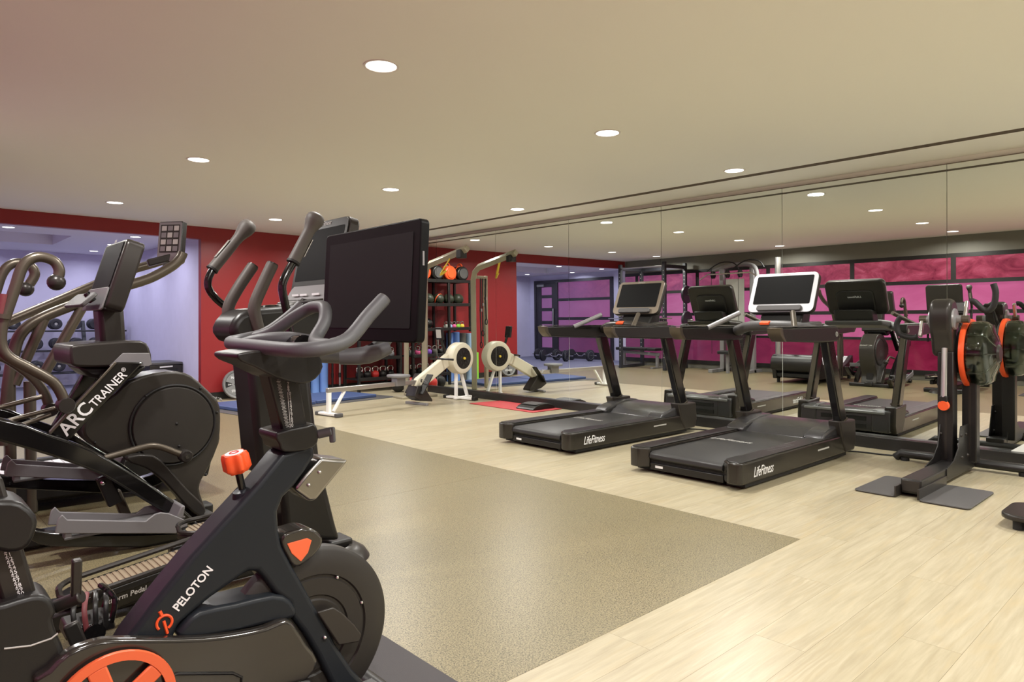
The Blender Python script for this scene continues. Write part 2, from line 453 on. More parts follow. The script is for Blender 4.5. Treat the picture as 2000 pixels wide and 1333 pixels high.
# walls
wr = struct(obj('wall_red', box(XP1, XM+0.2, YR, YR+0.12, 0, ZC+0.15), 'red_paint', smooth=0), 'deep red painted end wall')
obj('lintel', box(XL, XP1, YR, YR+0.12, ZL, ZC+0.15), 'red_paint', wr, smooth=0)
struct(obj('baseboard_red', box(XP1+0.02, XM, YR-0.015, YR, 0, 0.11), 'black_trim', smooth=0))
struct(obj('wall_annex_back', box(XP0, XP1+0.15, YP, YP+0.1, 0, ZP+0.3), 'lavender_wall', smooth=0), 'lavender back wall of the annex')
struct(obj('wall_annex_side', box(XP1, XP1+0.12, YR+0.12, YP, 0, ZP+0.3), 'lavender_wall', smooth=0), 'lavender side wall of the annex')
wa = struct(obj('wall_annex_door', box(XP0-0.1, XP0, YR-0.1, YP, 0, ZP+0.3), 'lavender_wall', smooth=0), 'lavender wall holding the annex door')
struct(obj('wall_annex_return', box(XP0, XL, YR, YR+0.12, 0, ZC+0.15), 'lavender_wall', smooth=0))
struct(obj('wall_behind', box(XL, XM+0.2, YB-0.1, YB, 0, ZC+0.15), 'taupe_paint', smooth=0), 'wall behind the camera')
# mirror wall: backing, black kick strip, six-foot-high glass panels, slightly out of plumb
wm = struct(obj('wall_mirror', box(XM+0.03, XM+0.2, YB, YR, 0, ZC+0.15), 'ceiling_paint', smooth=0), 'side wall covered with tall mirror panels')
def mx(y, z): return XM-0.006*(y-5.0)-0.0075*(z-1.2)
for k in range(10):
    ya, yb = YR-(k+1)*1.514, YR-k*1.514
    if yb < YB: break
    ya = max(ya, YB)
    bm = bmesh.new(); g = 0.0022
    q = [(ya+g, 0.112), (yb-g, 0.112), (yb-g, 2.612), (ya+g, 2.612)]
    A = [bm.verts.new((mx(y, z), y, z)) for y, z in q]; B = [bm.verts.new((mx(y, z)+0.006, y, z)) for y, z in q]
    bm.faces.new(A); bm.faces.new(B[::-1])
    for i in range(4): bm.faces.new((A[i], B[i], B[(i+1) % 4], A[(i+1) % 4]))
    obj('mirror_panel', bm, 'mirror_glass', wm, smooth=0)
    obj('mirror_joint', box(XM+0.0085-0.006*(ya-5)*1.0, XM+0.03, ya-0.003, ya+0.003, 0.112, 2.612), 'seam', wm, smooth=0)
struct(obj('baseboard_mirror', box(6.915, XM+0.03, YB, YR-0.015, 0, 0.112), 'black_trim', smooth=0, bevel=0.003))
bm = bmesh.new()
q = [(YB, 2.612), (YR, 2.612), (YR, 2.621), (YB, 2.621)]
A = [bm.verts.new((mx(y, z)-0.0015, y, z)) for y, z in q]; B = [bm.verts.new((XM+0.03+0.03, y, z)) for y, z in q]
bm.faces.new(A); bm.faces.new(B[::-1])
for i in range(4): bm.faces.new((A[i], B[i], B[(i+1) % 4], A[(i+1) % 4]))
struct(obj('trim_mirror_top', bm, 'slot_dark', smooth=0))
# window wall: taupe above, black framed backlit glazing below
wl = struct(obj('wall_window', box(XL-0.15, XL-0.02, YB, YR, 0, ZC+0.15), 'taupe_paint', smooth=0), 'taupe wall over a band of backlit pink glazing')
ww = struct(obj('window_1', box(XL-0.02, XL, YB, YR, 2.27, 2.345), 'black_trim', smooth=0), 'black framed band of backlit pink glass panes')
for za, zb in ((1.80, 1.87), (1.25, 1.32), (0.745, 0.80), (0.10, 0.19)):
    obj('transom', box(XL-0.02, XL+(0.03 if za > 1.7 else 0.012), YB, YR, za, zb), 'black_trim', ww, smooth=0)
ym = [3.54+1.75*k for k in range(-4, 5)]
for k, yy in enumerate(ym):
    obj('mullion', box(XL-0.02, XL+0.008, yy-0.04, yy+0.04, 1.87, 2.27), 'black_trim', ww, smooth=0)
edges = [YB]+[v for v in ym if YB < v < YR]+[YR]
for ya, yb in zip(edges[:-1], edges[1:]):
    for za, zb, mm in ((1.87, 2.27, 'pink_glass_marbled'), (1.32, 1.80, 'pink_glass_plain'), (0.80, 1.25, 'pink_glass_plain'), (0.19, 0.745, 'pink_glass_low')):
        obj('pane', box(XL-0.018, XL-0.010, ya, yb, za, zb), mm, ww, smooth=0)
struct(obj('wall_taupe_top', box(XL-0.02, XL-0.012, YB, YR, 2.345, ZC), 'taupe_paint', smooth=0))
# annex door and glazed screen (seen in the mirror)
dr = struct(obj('door_1', box(XP0, XP0+0.05, 14.25, 14.40, 0.02, 2.28), 'dark_wood', smooth=0), 'dark wooden door with five small pink panes')
obj('door_stile', box(XP0, XP0+0.05, 14.85, 15.05, 0.02, 2.28), 'dark_wood', dr, smooth=0)
for k, (za, zb) in enumerate(((0.02, 0.30), (0.62, 0.72), (1.02, 1.12), (1.42, 1.52), (1.82, 1.92), (2.16, 2.28))):
    obj('door_rail', box(XP0, XP0+0.05, 14.40, 14.85, za, zb), 'dark_wood', dr, smooth=0)
for za, zb in ((0.30, 0.62), (0.72, 1.02), (1.12, 1.42), (1.52, 1.82), (1.92, 2.16)):
    obj('pane', box(XP0+0.015, XP0+0.025, 14.40, 14.85, za, zb), 'pink_glass_plain', dr, smooth=0)
obj('handle', box(XP0+0.06, XP0+0.09, 14.31, 14.345, 0.95, 1.5), 'silver', dr, bevel=0.008)
obj('door_closer', box(XP0+0.05, XP0+0.10, 14.7, 15.0, 2.18, 2.25), 'silverp', dr, bevel=0.006)
fr = struct(obj('trim_1', box(XP0, XP0+0.07, 15.05, 15.14, 0, 2.37), 'dark_wood', smooth=0), 'dark door frame')
obj('frame_head', box(XP0, XP0+0.07, 12.05, 15.05, 2.29, 2.37), 'dark_wood', fr, smooth=0)
obj('frame_post', box(XP0, XP0+0.07, 14.15, 14.24, 0, 2.29), 'dark_wood', fr, smooth=0)
w2 = struct(obj('window_2', box(XP0, XP0+0.07, 12.05, 12.14, 0, 2.29), 'dark_wood', smooth=0), 'dark framed screen of pink and violet panes beside the door')
for za, zb in ((0, 0.2), (0.62, 0.70), (1.15, 1.23), (1.72, 1.80)):
    obj('frame_rail', box(XP0, XP0+0.06, 12.14, 14.15, za, zb), 'dark_wood', w2, smooth=0)
for za, zb in ((0.2, 0.62), (0.70, 1.15), (1.23, 1.72), (1.80, 2.29)):
    obj('pane', box(XP0+0.01, XP0+0.02, 12.14, 14.15, za, zb), 'pink_glass_marbled' if za > 1.75 else ('pink_glass_low' if za < 0.3 else 'pink_glass_plain'), w2, smooth=0)
# downlights
def downlight(x, y, z, cool, label, rad, watts, visible=True):
    d = thing('downlight', label, 'ceiling light', (x, y, z), 'annex downlights' if cool else 'gym downlights')
    obj('trim_ring', lathe([(rad, 0.02), (rad, -0.001), (rad+0.004, -0.005), (rad+0.016, -0.005), (rad+0.018, 0.0)], (x, y, z), (0, 0, 1), 36), 'white_metal', d)
    obj('lens', lathe([(0, 0.0), (rad, 0.0), (rad, 0.002)], (x, y, z-0.0015), (0, 0, 1), 36), 'lamp_glow_cool' if cool else 'lamp_glow', d)
    a = area_lamp(x, y, z-0.012, watts, (0.80, 0.82, 1.0) if cool else (1.0, 0.975, 0.93), rad)
rows = {3.37: 'row nearest the bikes', 6.43: 'middle row', 9.43: 'row nearest the red wall', 0.33: 'row behind the frame', -2.7: 'rearmost row'}
cols = {0.42: 'beside the pink windows', 2.1: 'above the exercise bikes', 4.13: 'above the rubber floor edge', 6.05: 'beside the ceiling slot'}
for yy, rn in rows.items():
    for xx, cn in cols.items():
        downlight(xx, yy, ZC, False, 'round ceiling downlight %s, in the %s' % (cn, rn), 0.085, LAMP_MAIN)
_al = iter(('over the opening edge by the side wall', 'beside the tray recess near the side wall', 'over the dumbbells by the side wall', 'over the middle of the opening', 'over the middle of the dumbbell rack', 'over the window end of the opening', 'over the far end of the dumbbell rack', 'in front of the dark door'))
for xx, yy in ((2.9, 11.75), (2.9, 13.2), (2.9, 14.6), (1.3, 11.75), (1.3, 14.6), (-0.4, 11.75), (-0.4, 14.6), (-0.85, 13.2)):
    downlight(xx, yy, ZP, True, 'round white annex downlight %s' % next(_al), 0.07, LAMP_COOL)
# ================================================================ spin bike in front
YK = 1.85
bk = thing('spin_bike', 'black spin bike with large tablet screen and orange resistance knob, closest to the camera', 'exercise bike', (0.75, YK, 0.012))
mt = tag(obj('floor_mat', prismz([(x+0.45, y+1.83) for x, y in rrect(1.9, 0.92, 0.03)], 0.001, 0.011), 'rubber_mat_black', bevel=0.003), 'thin black rubber mat under the spin bike', 'mat')
FR = [(553, 885), (505, 945), (455, 1000), (375, 1087), (300, 1180), (250, 1247), (200, 1330), (300, 1330), (340, 1247), (350, 1222), (385, 1192), (412, 1170), (450, 1143), (485, 1118), (505, 1118), (515, 1130), (537, 1160),
      (565, 1180), (570, 1207), (595, 1240), (620, 1282), (645, 1333), (700, 1430), (770, 1430), (712, 1333), (690, 1310), (657, 1260), (620, 1192), (597, 1150), (577, 1115), (565, 1092), (552, 1067), (546, 1037),
      (544, 1000), (555, 972), (577, 950), (597, 922), (618, 890), (612, 868)]
fo = obj('frame', prism(spx(FR, 1.80), 1.80, 1.90), 'bike_blue', bk, bevel=0.022, seg=4)
obj('brace', prism(sside([(390, 1195), (460, 1180), (535, 1163), (570, 1175), (580, 1207), (520, 1222), (440, 1240), (385, 1250), (345, 1247), (360, 1222)], 1.79, 2), 1.79, 1.91), 'bike_blue', bk, bevel=0.018, seg=3)
# chain cover with an oval window
cc = sside([(70, 1345), (95, 1310), (130, 1277), (180, 1256), (225, 1249), (300, 1249), (400, 1247), (470, 1238), (520, 1227), (562, 1211), (580, 1228), (600, 1260), (622, 1292), (600, 1330), (520, 1345), (330, 1345)], 1.765, 2)
obj('chain_cover', prism(cc, 1.765, 1.80), 'clear_plastic', bk, bevel=0.014, seg=3)
lo = sside([(40, 1400), (70, 1345), (200, 1338), (318, 1345), (322, 1400), (322, 1470), (200, 1520), (60, 1480)], 1.765, 2)
obj('crank_housing', prism(lo, 1.767, 1.80), 'clear_plastic', bk, bevel=0.01)
obj('cover_lower', prism(spx([(478, 1333), (610, 1330), (640, 1420), (470, 1420)], 1.767), 1.767, 1.80), 'blackp', bk, bevel=0.008)
wc = P(222, 1390, 1.75)
obj('window_rim', tube([P(335, 1322, 1.764), P(345, 1317, 1.764), P(455, 1316, 1.764), P(472, 1324, 1.764), P(470, 1400, 1.764), P(340, 1400, 1.764), P(335, 1322, 1.764)], 0.004, 8), 'blackp', bk)
# orange crank ring and crank
ring = lathe([(0.112, -0.006), (0.132, -0.006), (0.134, 0.0), (0.132, 0.006), (0.112, 0.006), (0.112, -0.006)], wc, (0, 1, 0), 48)
rg = obj('crank_ring', ring, 'orange_soft', bk)
for k in range(5):
    a = math.radians(90+72*k+18)
    d = Vector((math.cos(a), 0, math.sin(a)))
    sp = obj('ring_spoke', rbar(wc+d*0.03, wc+d*0.112, 0.010, 0.04, up=(-d.z, 0, d.x)), 'orange_soft', rg, bevel=0.004)
obj('crank_hub', cyl(wc+Vector((0, -0.02, 0)), wc+Vector((0, 0.15, 0)), 0.035, 24), 'blackp', bk, bevel=0.003)
obj('crank_arm', rbar(wc+Vector((0, -0.018, 0)), wc+Vector((0.05, -0.018, -0.15)), 0.018, 0.035), 'graphite', bk, bevel=0.006)
obj('crank_arm', rbar(wc+Vector((0, 0.2, 0)), wc+Vector((-0.05, 0.2, 0.15)), 0.018, 0.035), 'graphite', bk, bevel=0.006)
# flywheel
fc = Vector((0.905, 1.85, 0.30))
fw = obj('flywheel', lathe([(0, -0.030), (0.10, -0.030), (0.104, -0.025), (0.112, -0.025), (0.116, -0.030), (0.162, -0.030), (0.165, -0.024), (0.170, -0.024), (0.174, -0.030), (0.238, -0.028), (0.250, -0.018), (0.250, 0.018), (0.238, 0.028), (0, 0.03)], fc, (0, 1, 0), 72), 'discgrey', bk)
for a in (62, 18, 150, 215):
    d = Vector((math.cos(math.radians(a)), 0, math.sin(math.radians(a))))
    obj('screw', sphere(fc+d*0.168+Vector((0, -0.03, 0)), 0.006, 10), 'chrome', fw)
obj('axle_plate', prism(spx([(620, 1197), (652, 1187), (668, 1197), (692, 1220), (707, 1240), (702, 1255), (662, 1262)], 1.79), 1.79, 1.80), 'shroud', bk, bevel=0.004)
obj('axle', cyl(fc+Vector((0, -0.04, 0)), fc+Vector((0, 0.04, 0)), 0.016, 16), 'chrome', bk)
bq = obj('brake_cover', prism(sside([(553, 1046), (575, 1037), (597, 1032), (617, 1037), (630, 1052), (627, 1070), (605, 1095), (578, 1110), (563, 1090), (552, 1066)], 1.80, 3), 1.80, 1.88), 'clear_plastic', bk, bevel=0.012, seg=3)
obj('brake_reflection', prism(spx([(561, 1063), (600, 1052), (609, 1056), (602, 1080), (588, 1098), (570, 1082)], 1.797), 1.797, 1.80), 'orange_soft', bq, bevel=0.001)  # red reflection on the brake cover, coloured in as an orange piece
obj('frame_bolt', sphere(P(634, 1246, 1.798), 0.007, 12), 'chrome', bk)
# chrome holder at the head
hp = obj('head_plate', prism(spx([(627, 895), (682, 900), (668, 917), (618, 978), (606, 981), (580, 961), (576, 955), (597, 928)], 1.80), 1.80, 1.905), 'steel', bk, bevel=0.022, seg=4)
for q in ((599, 946), (620, 921)):
    obj('screw', sphere(P(q[0]+4, q[1]+2, 1.7985), 0.0055, 10), 'silver', hp)
# head post, clamp, lever
hpst = obj('head_post', prism(spx([(500, 690), (517, 705), (552, 848), (602, 836), (582, 715), (578, 690)], 1.815), 1.815, 1.885), 'blackp', bk, bevel=0.006)
pt, pb = P(552, 715, 1.813), P(576, 838, 1.813)
text('height_scale', '\n'.join(str(n) for n in range(1, 24)), P(565, 782, 1.8135), (1, 0, 0.08), (pt-pb), 0.0125, 'lettergrey', hpst, line=0.72)
bm = bmesh.new()
dd = (pt-pb)/46
for k in range(46):
    c_ = pb+dd*k+Vector((-0.020, 0, 0)); obox(c_, (0.012 if k % 2 else 0.008, 0.0006, 0.0012), (1, 0, 0.08), (0, 0, 1), bm)
tk = obj('scale_ticks', bm, 'lettergrey', hpst, smooth=0); tk['kind'] = 'stuff'
obj('head_screw', cyl(P(540, 722, 1.816), P(540, 722, 1.810), 0.009, 14), 'bronze_metal', hpst)
cl = obj('head_clamp', prism(sside([(540, 846), (600, 832), (614, 828), (622, 842), (621, 866), (600, 880), (556, 884), (546, 868)], 1.79, 2), 1.79, 1.91), 'blackp', bk, bevel=0.012, seg=3)
lv0, lv1 = P(620, 849, 1.80), P(648, 843, 1.78)
lev = obj('clamp_lever', cyl(lv0, lv1, 0.013, 14), 'bluegrip', bk, bevel=0.003)
obj('lever_tab', rbar(lv1+Vector((0, 0, 0.012)), lv1+Vector((0.002, -0.002, -0.032)), 0.016, 0.016), 'bluegrip', lev, bevel=0.004)
# resistance knob
k0, k1 = P(474, 958, 1.85), P(461, 902, 1.85)
kd = (k1-k0).normalized()
obj('knob_boss', lathe([(0.036, -0.09), (0.034, -0.03), (0.026, 0.0), (0.015, 0.004), (0, 0.004)], k0, kd, 24), 'bike_blue', bk)
obj('knob_stem', cyl(k0, k1, 0.010, 14), 'blackg', bk)
bm = bmesh.new(); ax_ = kd; aa = Vector((0, 1, 0)); bb = ax_.cross(aa)
N = 48; rr = []
for hh, sc in ((-0.030, 0.70), (-0.018, 1.0), (0.016, 0.97), (0.024, 0.86)):
    rr.append([bm.verts.new(k1+ax_*hh+sc*(0.034+0.0035*math.cos(6*2*math.pi*i/N))*(math.cos(2*math.pi*i/N)*aa+math.sin(2*math.pi*i/N)*bb)) for i in range(N)])
for A, B in zip(rr[:-1], rr[1:]):
    for i in range(N): bm.faces.new((A[i], A[(i+1) % N], B[(i+1) % N], B[i]))
bm.faces.new(rr[0][::-1]); bm.faces.new(rr[-1])
kn = obj('resistance_knob', bm, 'orange', bk)
cap_ = obj('knob_cap', lathe([(0.024, 0.0235), (0.024, 0.0252), (0, 0.0252)], k1, kd, 28), 'white', kn)
cap_['label'] = 'white disc with a red ring emblem'
obj('knob_emblem', torus(k1+kd*0.0254, 0.011, 0.0022, kd, 20, 6), 'redball', bk).parent = kn
# handlebar
hr = 0.0195
z0 = 1.135
outer = [(0.995, 1.585, 1.262), (0.945, 1.583, 1.215), (0.885, 1.575, 1.158), (0.815, 1.565, 1.137), (0.765, 1.60, 1.131), (0.750, 1.68, 1.131), (0.748, 1.83, 1.134), (0.750, 1.97, 1.136), (0.763, 2.055, 1.140), (0.81, 2.085, 1.147), (0.88, 2.08, 1.165), (0.945, 2.06, 1.215), (0.985, 2.05, 1.255)]
hbr = obj('handlebar', tube(outer, hr, 16, sm=4), 'bluegrip', bk)
inner = [(0.845, 2.075, 1.152), (0.872, 2.02, 1.168), (0.918, 1.965, 1.215), (0.945, 1.925, 1.240), (0.950, 1.875, 1.247), (0.945, 1.82, 1.240), (0.925, 1.785, 1.200), (0.885, 1.76, 1.155), (0.86, 1.70, 1.142), (0.845, 1.62, 1.140), (0.83, 1.575, 1.138)]
obj('inner_bar', tube(inner, hr*0.95, 14, sm=4), 'bluegrip', hbr)
obj('center_pad', tube([(0.76, 1.99, 1.135), (0.80, 1.93, 1.147), (0.86, 1.87, 1.152), (0.92, 1.84, 1.145)], [0.018, 0.026, 0.027, 0.022], 14, sm=3, flat=(1, 0.8)), 'bluegrip', hbr)
obj('bar_end', cyl(outer[0], Vector(outer[0])+Vector((0.004, 0, 0.004)), 0.0185, 16), 'midgrey', hbr)
obj('bar_bracket', prism(sside([(447, 690), (500, 683), (560, 684), (600, 690), (612, 715), (598, 738), (570, 748), (520, 735), (480, 715), (455, 705)], 1.82, 2), 1.76, 1.93), 'blackp', bk, bevel=0.012, seg=3)
obj('bar_clamp', cyl((0.87, 1.80, 1.135), (0.87, 1.91, 1.135), 0.030, 20), 'blackg', bk)
# tablet
tx = 1.100
tb = obj('tablet', slab(rrect(0.556, 0.352, 0.016), 0.030, (tx, 1.848, 1.318), (0, -1, 0), (0.05, 0, 1)), 'bezel', bk, bevel=0.004)
obj('tablet_screen', slab(rrect(0.486, 0.276, 0.004), 0.001, (tx-0.0004, 1.848, 1.320), (0, 1, 0), (0.05, 0, 1)), 'screen_grey', tb)
obj('tablet_side_button', box(tx+0.012, tx+0.018, 1.5685, 1.5705, 1.36, 1.40), 'silverp', tb)
obj('tablet_arm', tube([(1.15, 1.85, 1.25), (1.17, 1.85, 1.15), (1.08, 1.84, 1.10), (0.95, 1.84, 1.105), (0.86, 1.85, 1.11)], 0.024, 14, sm=3), 'midgrey', bk)
obj('tablet_arm_shell', tube([(1.10, 1.72, 1.125), (1.04, 1.74, 1.105), (0.97, 1.78, 1.10)], [0.018, 0.026, 0.022], 12, sm=3), 'bluegrip', bk)
# saddle end, seat post, seat clamp
sp0, sp1 = P(-20, 980, 1.85), P(40, 1180, 1.85)
sd = (sp1-sp0).normalized()
spo = obj('seat_post', rbar(sp0-sd*0.05, sp1+sd*0.10, 0.055, 0.062, up=(sd.z, 0, -sd.x)), 'graphite', bk, bevel=0.008)
text('seat_scale', '\n'.join(str(n) for n in range(14, 32)), P(20, 1098, 1.8215), (1, 0, 0.25), sp0-sp1, 0.0125, 'letterwhite', spo, line=0.83)
st = obj('seat_tube', prism(sside([(-30, 1195), (10, 1180), (60, 1165), (88, 1165), (105, 1180), (110, 1200), (104, 1212), (112, 1240), (128, 1280), (110, 1300), (85, 1340), (60, 1400), (-40, 1400), (-40, 1260)], 1.79, 2), 1.79, 1.91), 'blackp', bk, bevel=0.015, seg=3)
obj('tube_seam', tube([P(8, 1268, 1.789), P(60, 1262, 1.789), P(100, 1248, 1.789), P(113, 1238, 1.789)], 0.002, 6), 'lettergrey', st)
ll0, ll1 = P(108, 1186, 1.83), P(160, 1165, 1.79)
sl = obj('seat_lever', cyl(ll0, ll1, 0.015, 16), 'graphite', bk, bevel=0.003)
obj('lever_tab', rbar(P(148, 1168, 1.80), P(150, 1093, 1.78), 0.018, 0.020, up=(1, 0, 0)), 'graphite', sl, bevel=0.004)
obj('saddle_rail', prism(sside([(-60, 985), (0, 975), (40, 980), (68, 1005), (69, 1030), (55, 1062), (28, 1076), (-10, 1072), (-60, 1040)], 1.80, 2), 1.78, 1.92), 'blackp', bk, bevel=0.01)
obj('saddle', prism([(-0.17, 0.93), (-0.10, 0.985), (0.02, 0.975), (0.14, 0.955), (0.17, 0.93), (0.02, 0.91), (-0.15, 0.90)], 1.79, 1.91), 'blackm', bk, bevel=0.02)
# pedal with strap and cage
pc = P(170, 1215, 2.02)
pd = obj('pedal', prism([(pc.x-0.055, pc.z-0.018), (pc.x+0.055, pc.z-0.018), (pc.x+0.05, pc.z+0.012), (pc.x-0.05, pc.z+0.012)], 1.97, 2.07), 'blackp', bk, bevel=0.006)
obj('toe_cage', tube([(pc.x+0.045, 1.975, pc.z), (pc.x+0.055, 1.985, pc.z+0.055), (pc.x+0.03, 2.02, pc.z+0.085), (pc.x+0.055, 2.055, pc.z+0.055), (pc.x+0.045, 2.065, pc.z)], 0.007, 8, sm=3), 'blackg', pd)
for k in range(4):
    obj('pedal_strap', tube([(pc.x-0.03+0.02*k, 1.965, pc.z-0.01), (pc.x-0.04+0.024*k, 1.968, pc.z+0.05), (pc.x-0.02+0.02*k, 2.02, pc.z+0.075), (pc.x-0.01+0.015*k, 2.07, pc.z+0.03)], 0.006, 6, sm=3, flat=(1, 0.35)), 'rose' if k == 1 else 'blackp', pd)
obj('strap_buckle', cyl((pc.x+0.005, 1.955, pc.z-0.012), (pc.x+0.005, 1.966, pc.z-0.012), 0.024, 18), 'blackg', pd)
# feet
for xx, nm in ((1.14, 'front_foot'), (0.02, 'rear_foot')):
    obj(nm, tube([(xx, YK-0.28, 0.047), (xx, YK+0.28, 0.047)], 0.034, 14), 'blackp', bk)
obj('base_rail', rbar((0.02, YK, 0.055), (1.14, YK, 0.055), 0.06, 0.05), 'blackp', bk, bevel=0.008)
obj('seat_mast', rbar((0.24, YK, 0.06), P(50, 1330, YK), 0.08, 0.09, up=(1, 0, 0)), 'blackp', bk, bevel=0.012)
obj('fork_leg', rbar(P(735, 1380, YK), (1.14, YK, 0.05), 0.07, 0.05, up=(1, 0, 0)), 'bike_blue', bk, bevel=0.01)
# lettering and emblem on the frame
ta, tb_ = P(344, 1186, 1.7988), P(412, 1105, 1.7988)
td = (tb_-ta).normalized(); tu = Vector((-td.z, 0, td.x))
text('lettering', 'PELOTON', P(378, 1150, 1.7985), td, tu, 0.030, 'letterwhite', bk, width=(tb_-ta).length, bold=0.0006)
lc = P(321, 1217, 1.7985)
def lp(u, v): return lc+td*u+tu*v
bm = bmesh.new()
tube([lc+Vector((0.0175*math.cos(math.radians(a)), 0, 0.0175*math.sin(math.radians(a)))) for a in range(225, -75, -15)], 0.0034, 6, bm)
tube([P(320, 1214, 1.7985), P(327, 1238, 1.7985)], 0.0036, 6, bm)
tube([P(316, 1203, 1.7985), P(312, 1195, 1.7985)], 0.0042, 6, bm)
em = obj('emblem', bm, 'orange', bk)
# ================================================================ elliptical trainer behind the spin bike
YE = 3.19
el = thing('elliptical_trainer', 'black elliptical trainer with knobbed moving handles and tablet console, behind the spin bike', 'elliptical', (1.2, YE, 0))
# base, tower
obj('base_rail', rbar((0.20, YE, 0.06), (1.78, YE, 0.06), 0.14, 0.07), 'blackp', el, bevel=0.015)
for xx in (0.22, 1.62):
    obj('cross_foot', rbar((xx, YE-0.30, 0.035), (xx, YE+0.30, 0.035), 0.10, 0.07), 'blackp', el, bevel=0.02)
tw = obj('tower', prism(spx([(484, 690), (602, 690), (626, 890), (640, 952), (657, 1022), (668, 1058), (560, 1058), (548, 935), (507, 930)], 3.08), 3.08, 3.30), 'blackp', el, bevel=0.03, seg=3)
obj('tower_foot', lathe([(0.22, 0.0), (0.20, 0.03), (0.15, 0.06), (0.12, 0.065)], (1.66, YE, 0.001), (0, 0, 1), 32), 'graphite', el)
#obj('drive_housing', prism(smoothpts([(1.45, 0.08), (1.50, 0.45), (1.62, 0.62), (1.82, 0.62), (1.97, 0.45), (1.97, 0.10)], 3), YE-0.16, YE+0.16), 'blackp', el, bevel=0.03, seg=3)
# moving handles
def handle(Y, tub, sleeve, bulb, tagc):
    pr = obj('moving_handle', tube([P(x, y, Y) for x, y in tub], 0.0185, 12, sm=4), 'blackg', el)
    a, c = P(*sleeve[0], Y), P(*sleeve[1], Y); d = (c-a).normalized(); L = (c-a).length
    obj('grip_sleeve', lathe([(0.0, 0), (0.028, 0.0), (0.027, L*0.45), (0.0255, L*0.85), (0.027, L*0.97), (0.033, L*1.08), (0.0405, L*1.20), (0.0425, L*1.29), (0.039, L*1.37), (0.030, L*1.42), (0.015, L*1.45), (0, L*1.455)], a, d, 20), 'grip', pr)
    m_ = a+d*L*0.5; sd_ = Vector((-d.z, 0, d.x))*tagc
    obj('pulse_plate', obox(m_+sd_*0.0285+Vector((0, -0.004, 0)), (L*0.52, 0.022, 0.004), d, sd_), 'silver', pr, bevel=0.001)
    obj('sleeve_collar', cyl(a-d*0.006, a+d*0.004, 0.030, 18), 'blackm', pr)
handle(2.90, [(573, 512), (560, 535), (551, 560), (556, 590), (563, 625), (566, 680), (552, 780)], ((573, 512), (606, 447)), None, -1)
handle(3.48, [(415, 528), (407, 545), (407, 562), (420, 582), (445, 603), (470, 625), (500, 690), (505, 780)], ((415, 526), (468, 462)), None, 1)
# fixed handles
for nm, Y, path in (('a', 3.06, [(532, 517), (512, 560), (497, 598), (500, 625), (509, 655), (518, 680)]), ('b', 3.31, [(494, 520), (466, 562), (447, 598), (447, 625), (455, 650), (470, 672)])):
    fh = obj('fixed_handle', tube([P(x, y, Y) for x, y in path], 0.0275, 14, sm=4), 'grip', el)
    q0 = P(*path[0], Y); q1 = P(*path[1], Y)
    obj('grip_end', cyl(q0, q0+(q0-q1).normalized()*0.006, 0.0255, 14), 'graphite', fh)
# console base and tray
obj('console_base', prism(sside([(452, 640), (470, 612), (505, 602), (560, 598), (600, 590), (640, 600), (660, 640), (640, 668), (560, 680), (480, 672), (458, 660)], 3.06, 2), 3.06, 3.32), 'blackp', el, bevel=0.03, seg=3)
obj('cup_ring', torus(P(525, 604, 3.19), 0.045, 0.012, (0, 0.2, 1), 24, 8), 'blackg', el)
# console: screen leaning back, silver control panel
up_ = Vector((0.20, 0, 1)).normalized()
cc_ = Vector((1.622, 3.19, 1.50))
con = obj('console', slab(rrect(0.50, 0.45, 0.045), 0.055, cc_, (0, -1, 0), up_), 'graphite', el, bevel=0.008)
con_face = cc_+Vector((-0.003, 0, 0))
obj('console_bezel', slab(rrect(0.49, 0.44, 0.04), 0.004, con_face, (0, 1, 0), up_), 'blackp', con, bevel=0.001)
obj('console_screen', slab(rrect(0.44, 0.27, 0.01), 0.001, con_face+Vector((-0.004, 0, 0))+up_*0.045, (0, 1, 0), up_), 'screen', con)
text('console_logo', 'LifeFitness', con_face+Vector((-0.006, 0, 0))+up_*0.205, (0, -1, 0), up_, 0.034, 'lettergrey', con, shear=0.3)
obj('control_panel', slab(rrect(0.47, 0.16, 0.05), 0.02, con_face+Vector((-0.005, 0, 0))-up_*0.185, (0, 1, 0), Vector((0.55, 0, 1))), 'lightgrey', con, bevel=0.004)
for dy in (-0.1, 0.03, 0.12):
    obj('key_row', obox(con_face-up_*0.165+Vector((-0.032, dy, 0)), (0.003, 0.075, 0.010), (1, 0, 0.0), (0.5, 0, 1)), 'letterwhite', con)
obj('panel_knob', lathe([(0, 0.03), (0.022, 0.03), (0.026, 0.0), (0.026, -0.02)], con_face-up_*0.215+Vector((-0.035, -0.03, 0)), (-1, 0, 0.3), 18), 'blackg', con)
obj('console_tray', prism([(1.50, 1.27), (1.74, 1.31), (1.72, 1.35), (1.48, 1.30)], 3.0, 3.38), 'blackp', el, bevel=0.01)
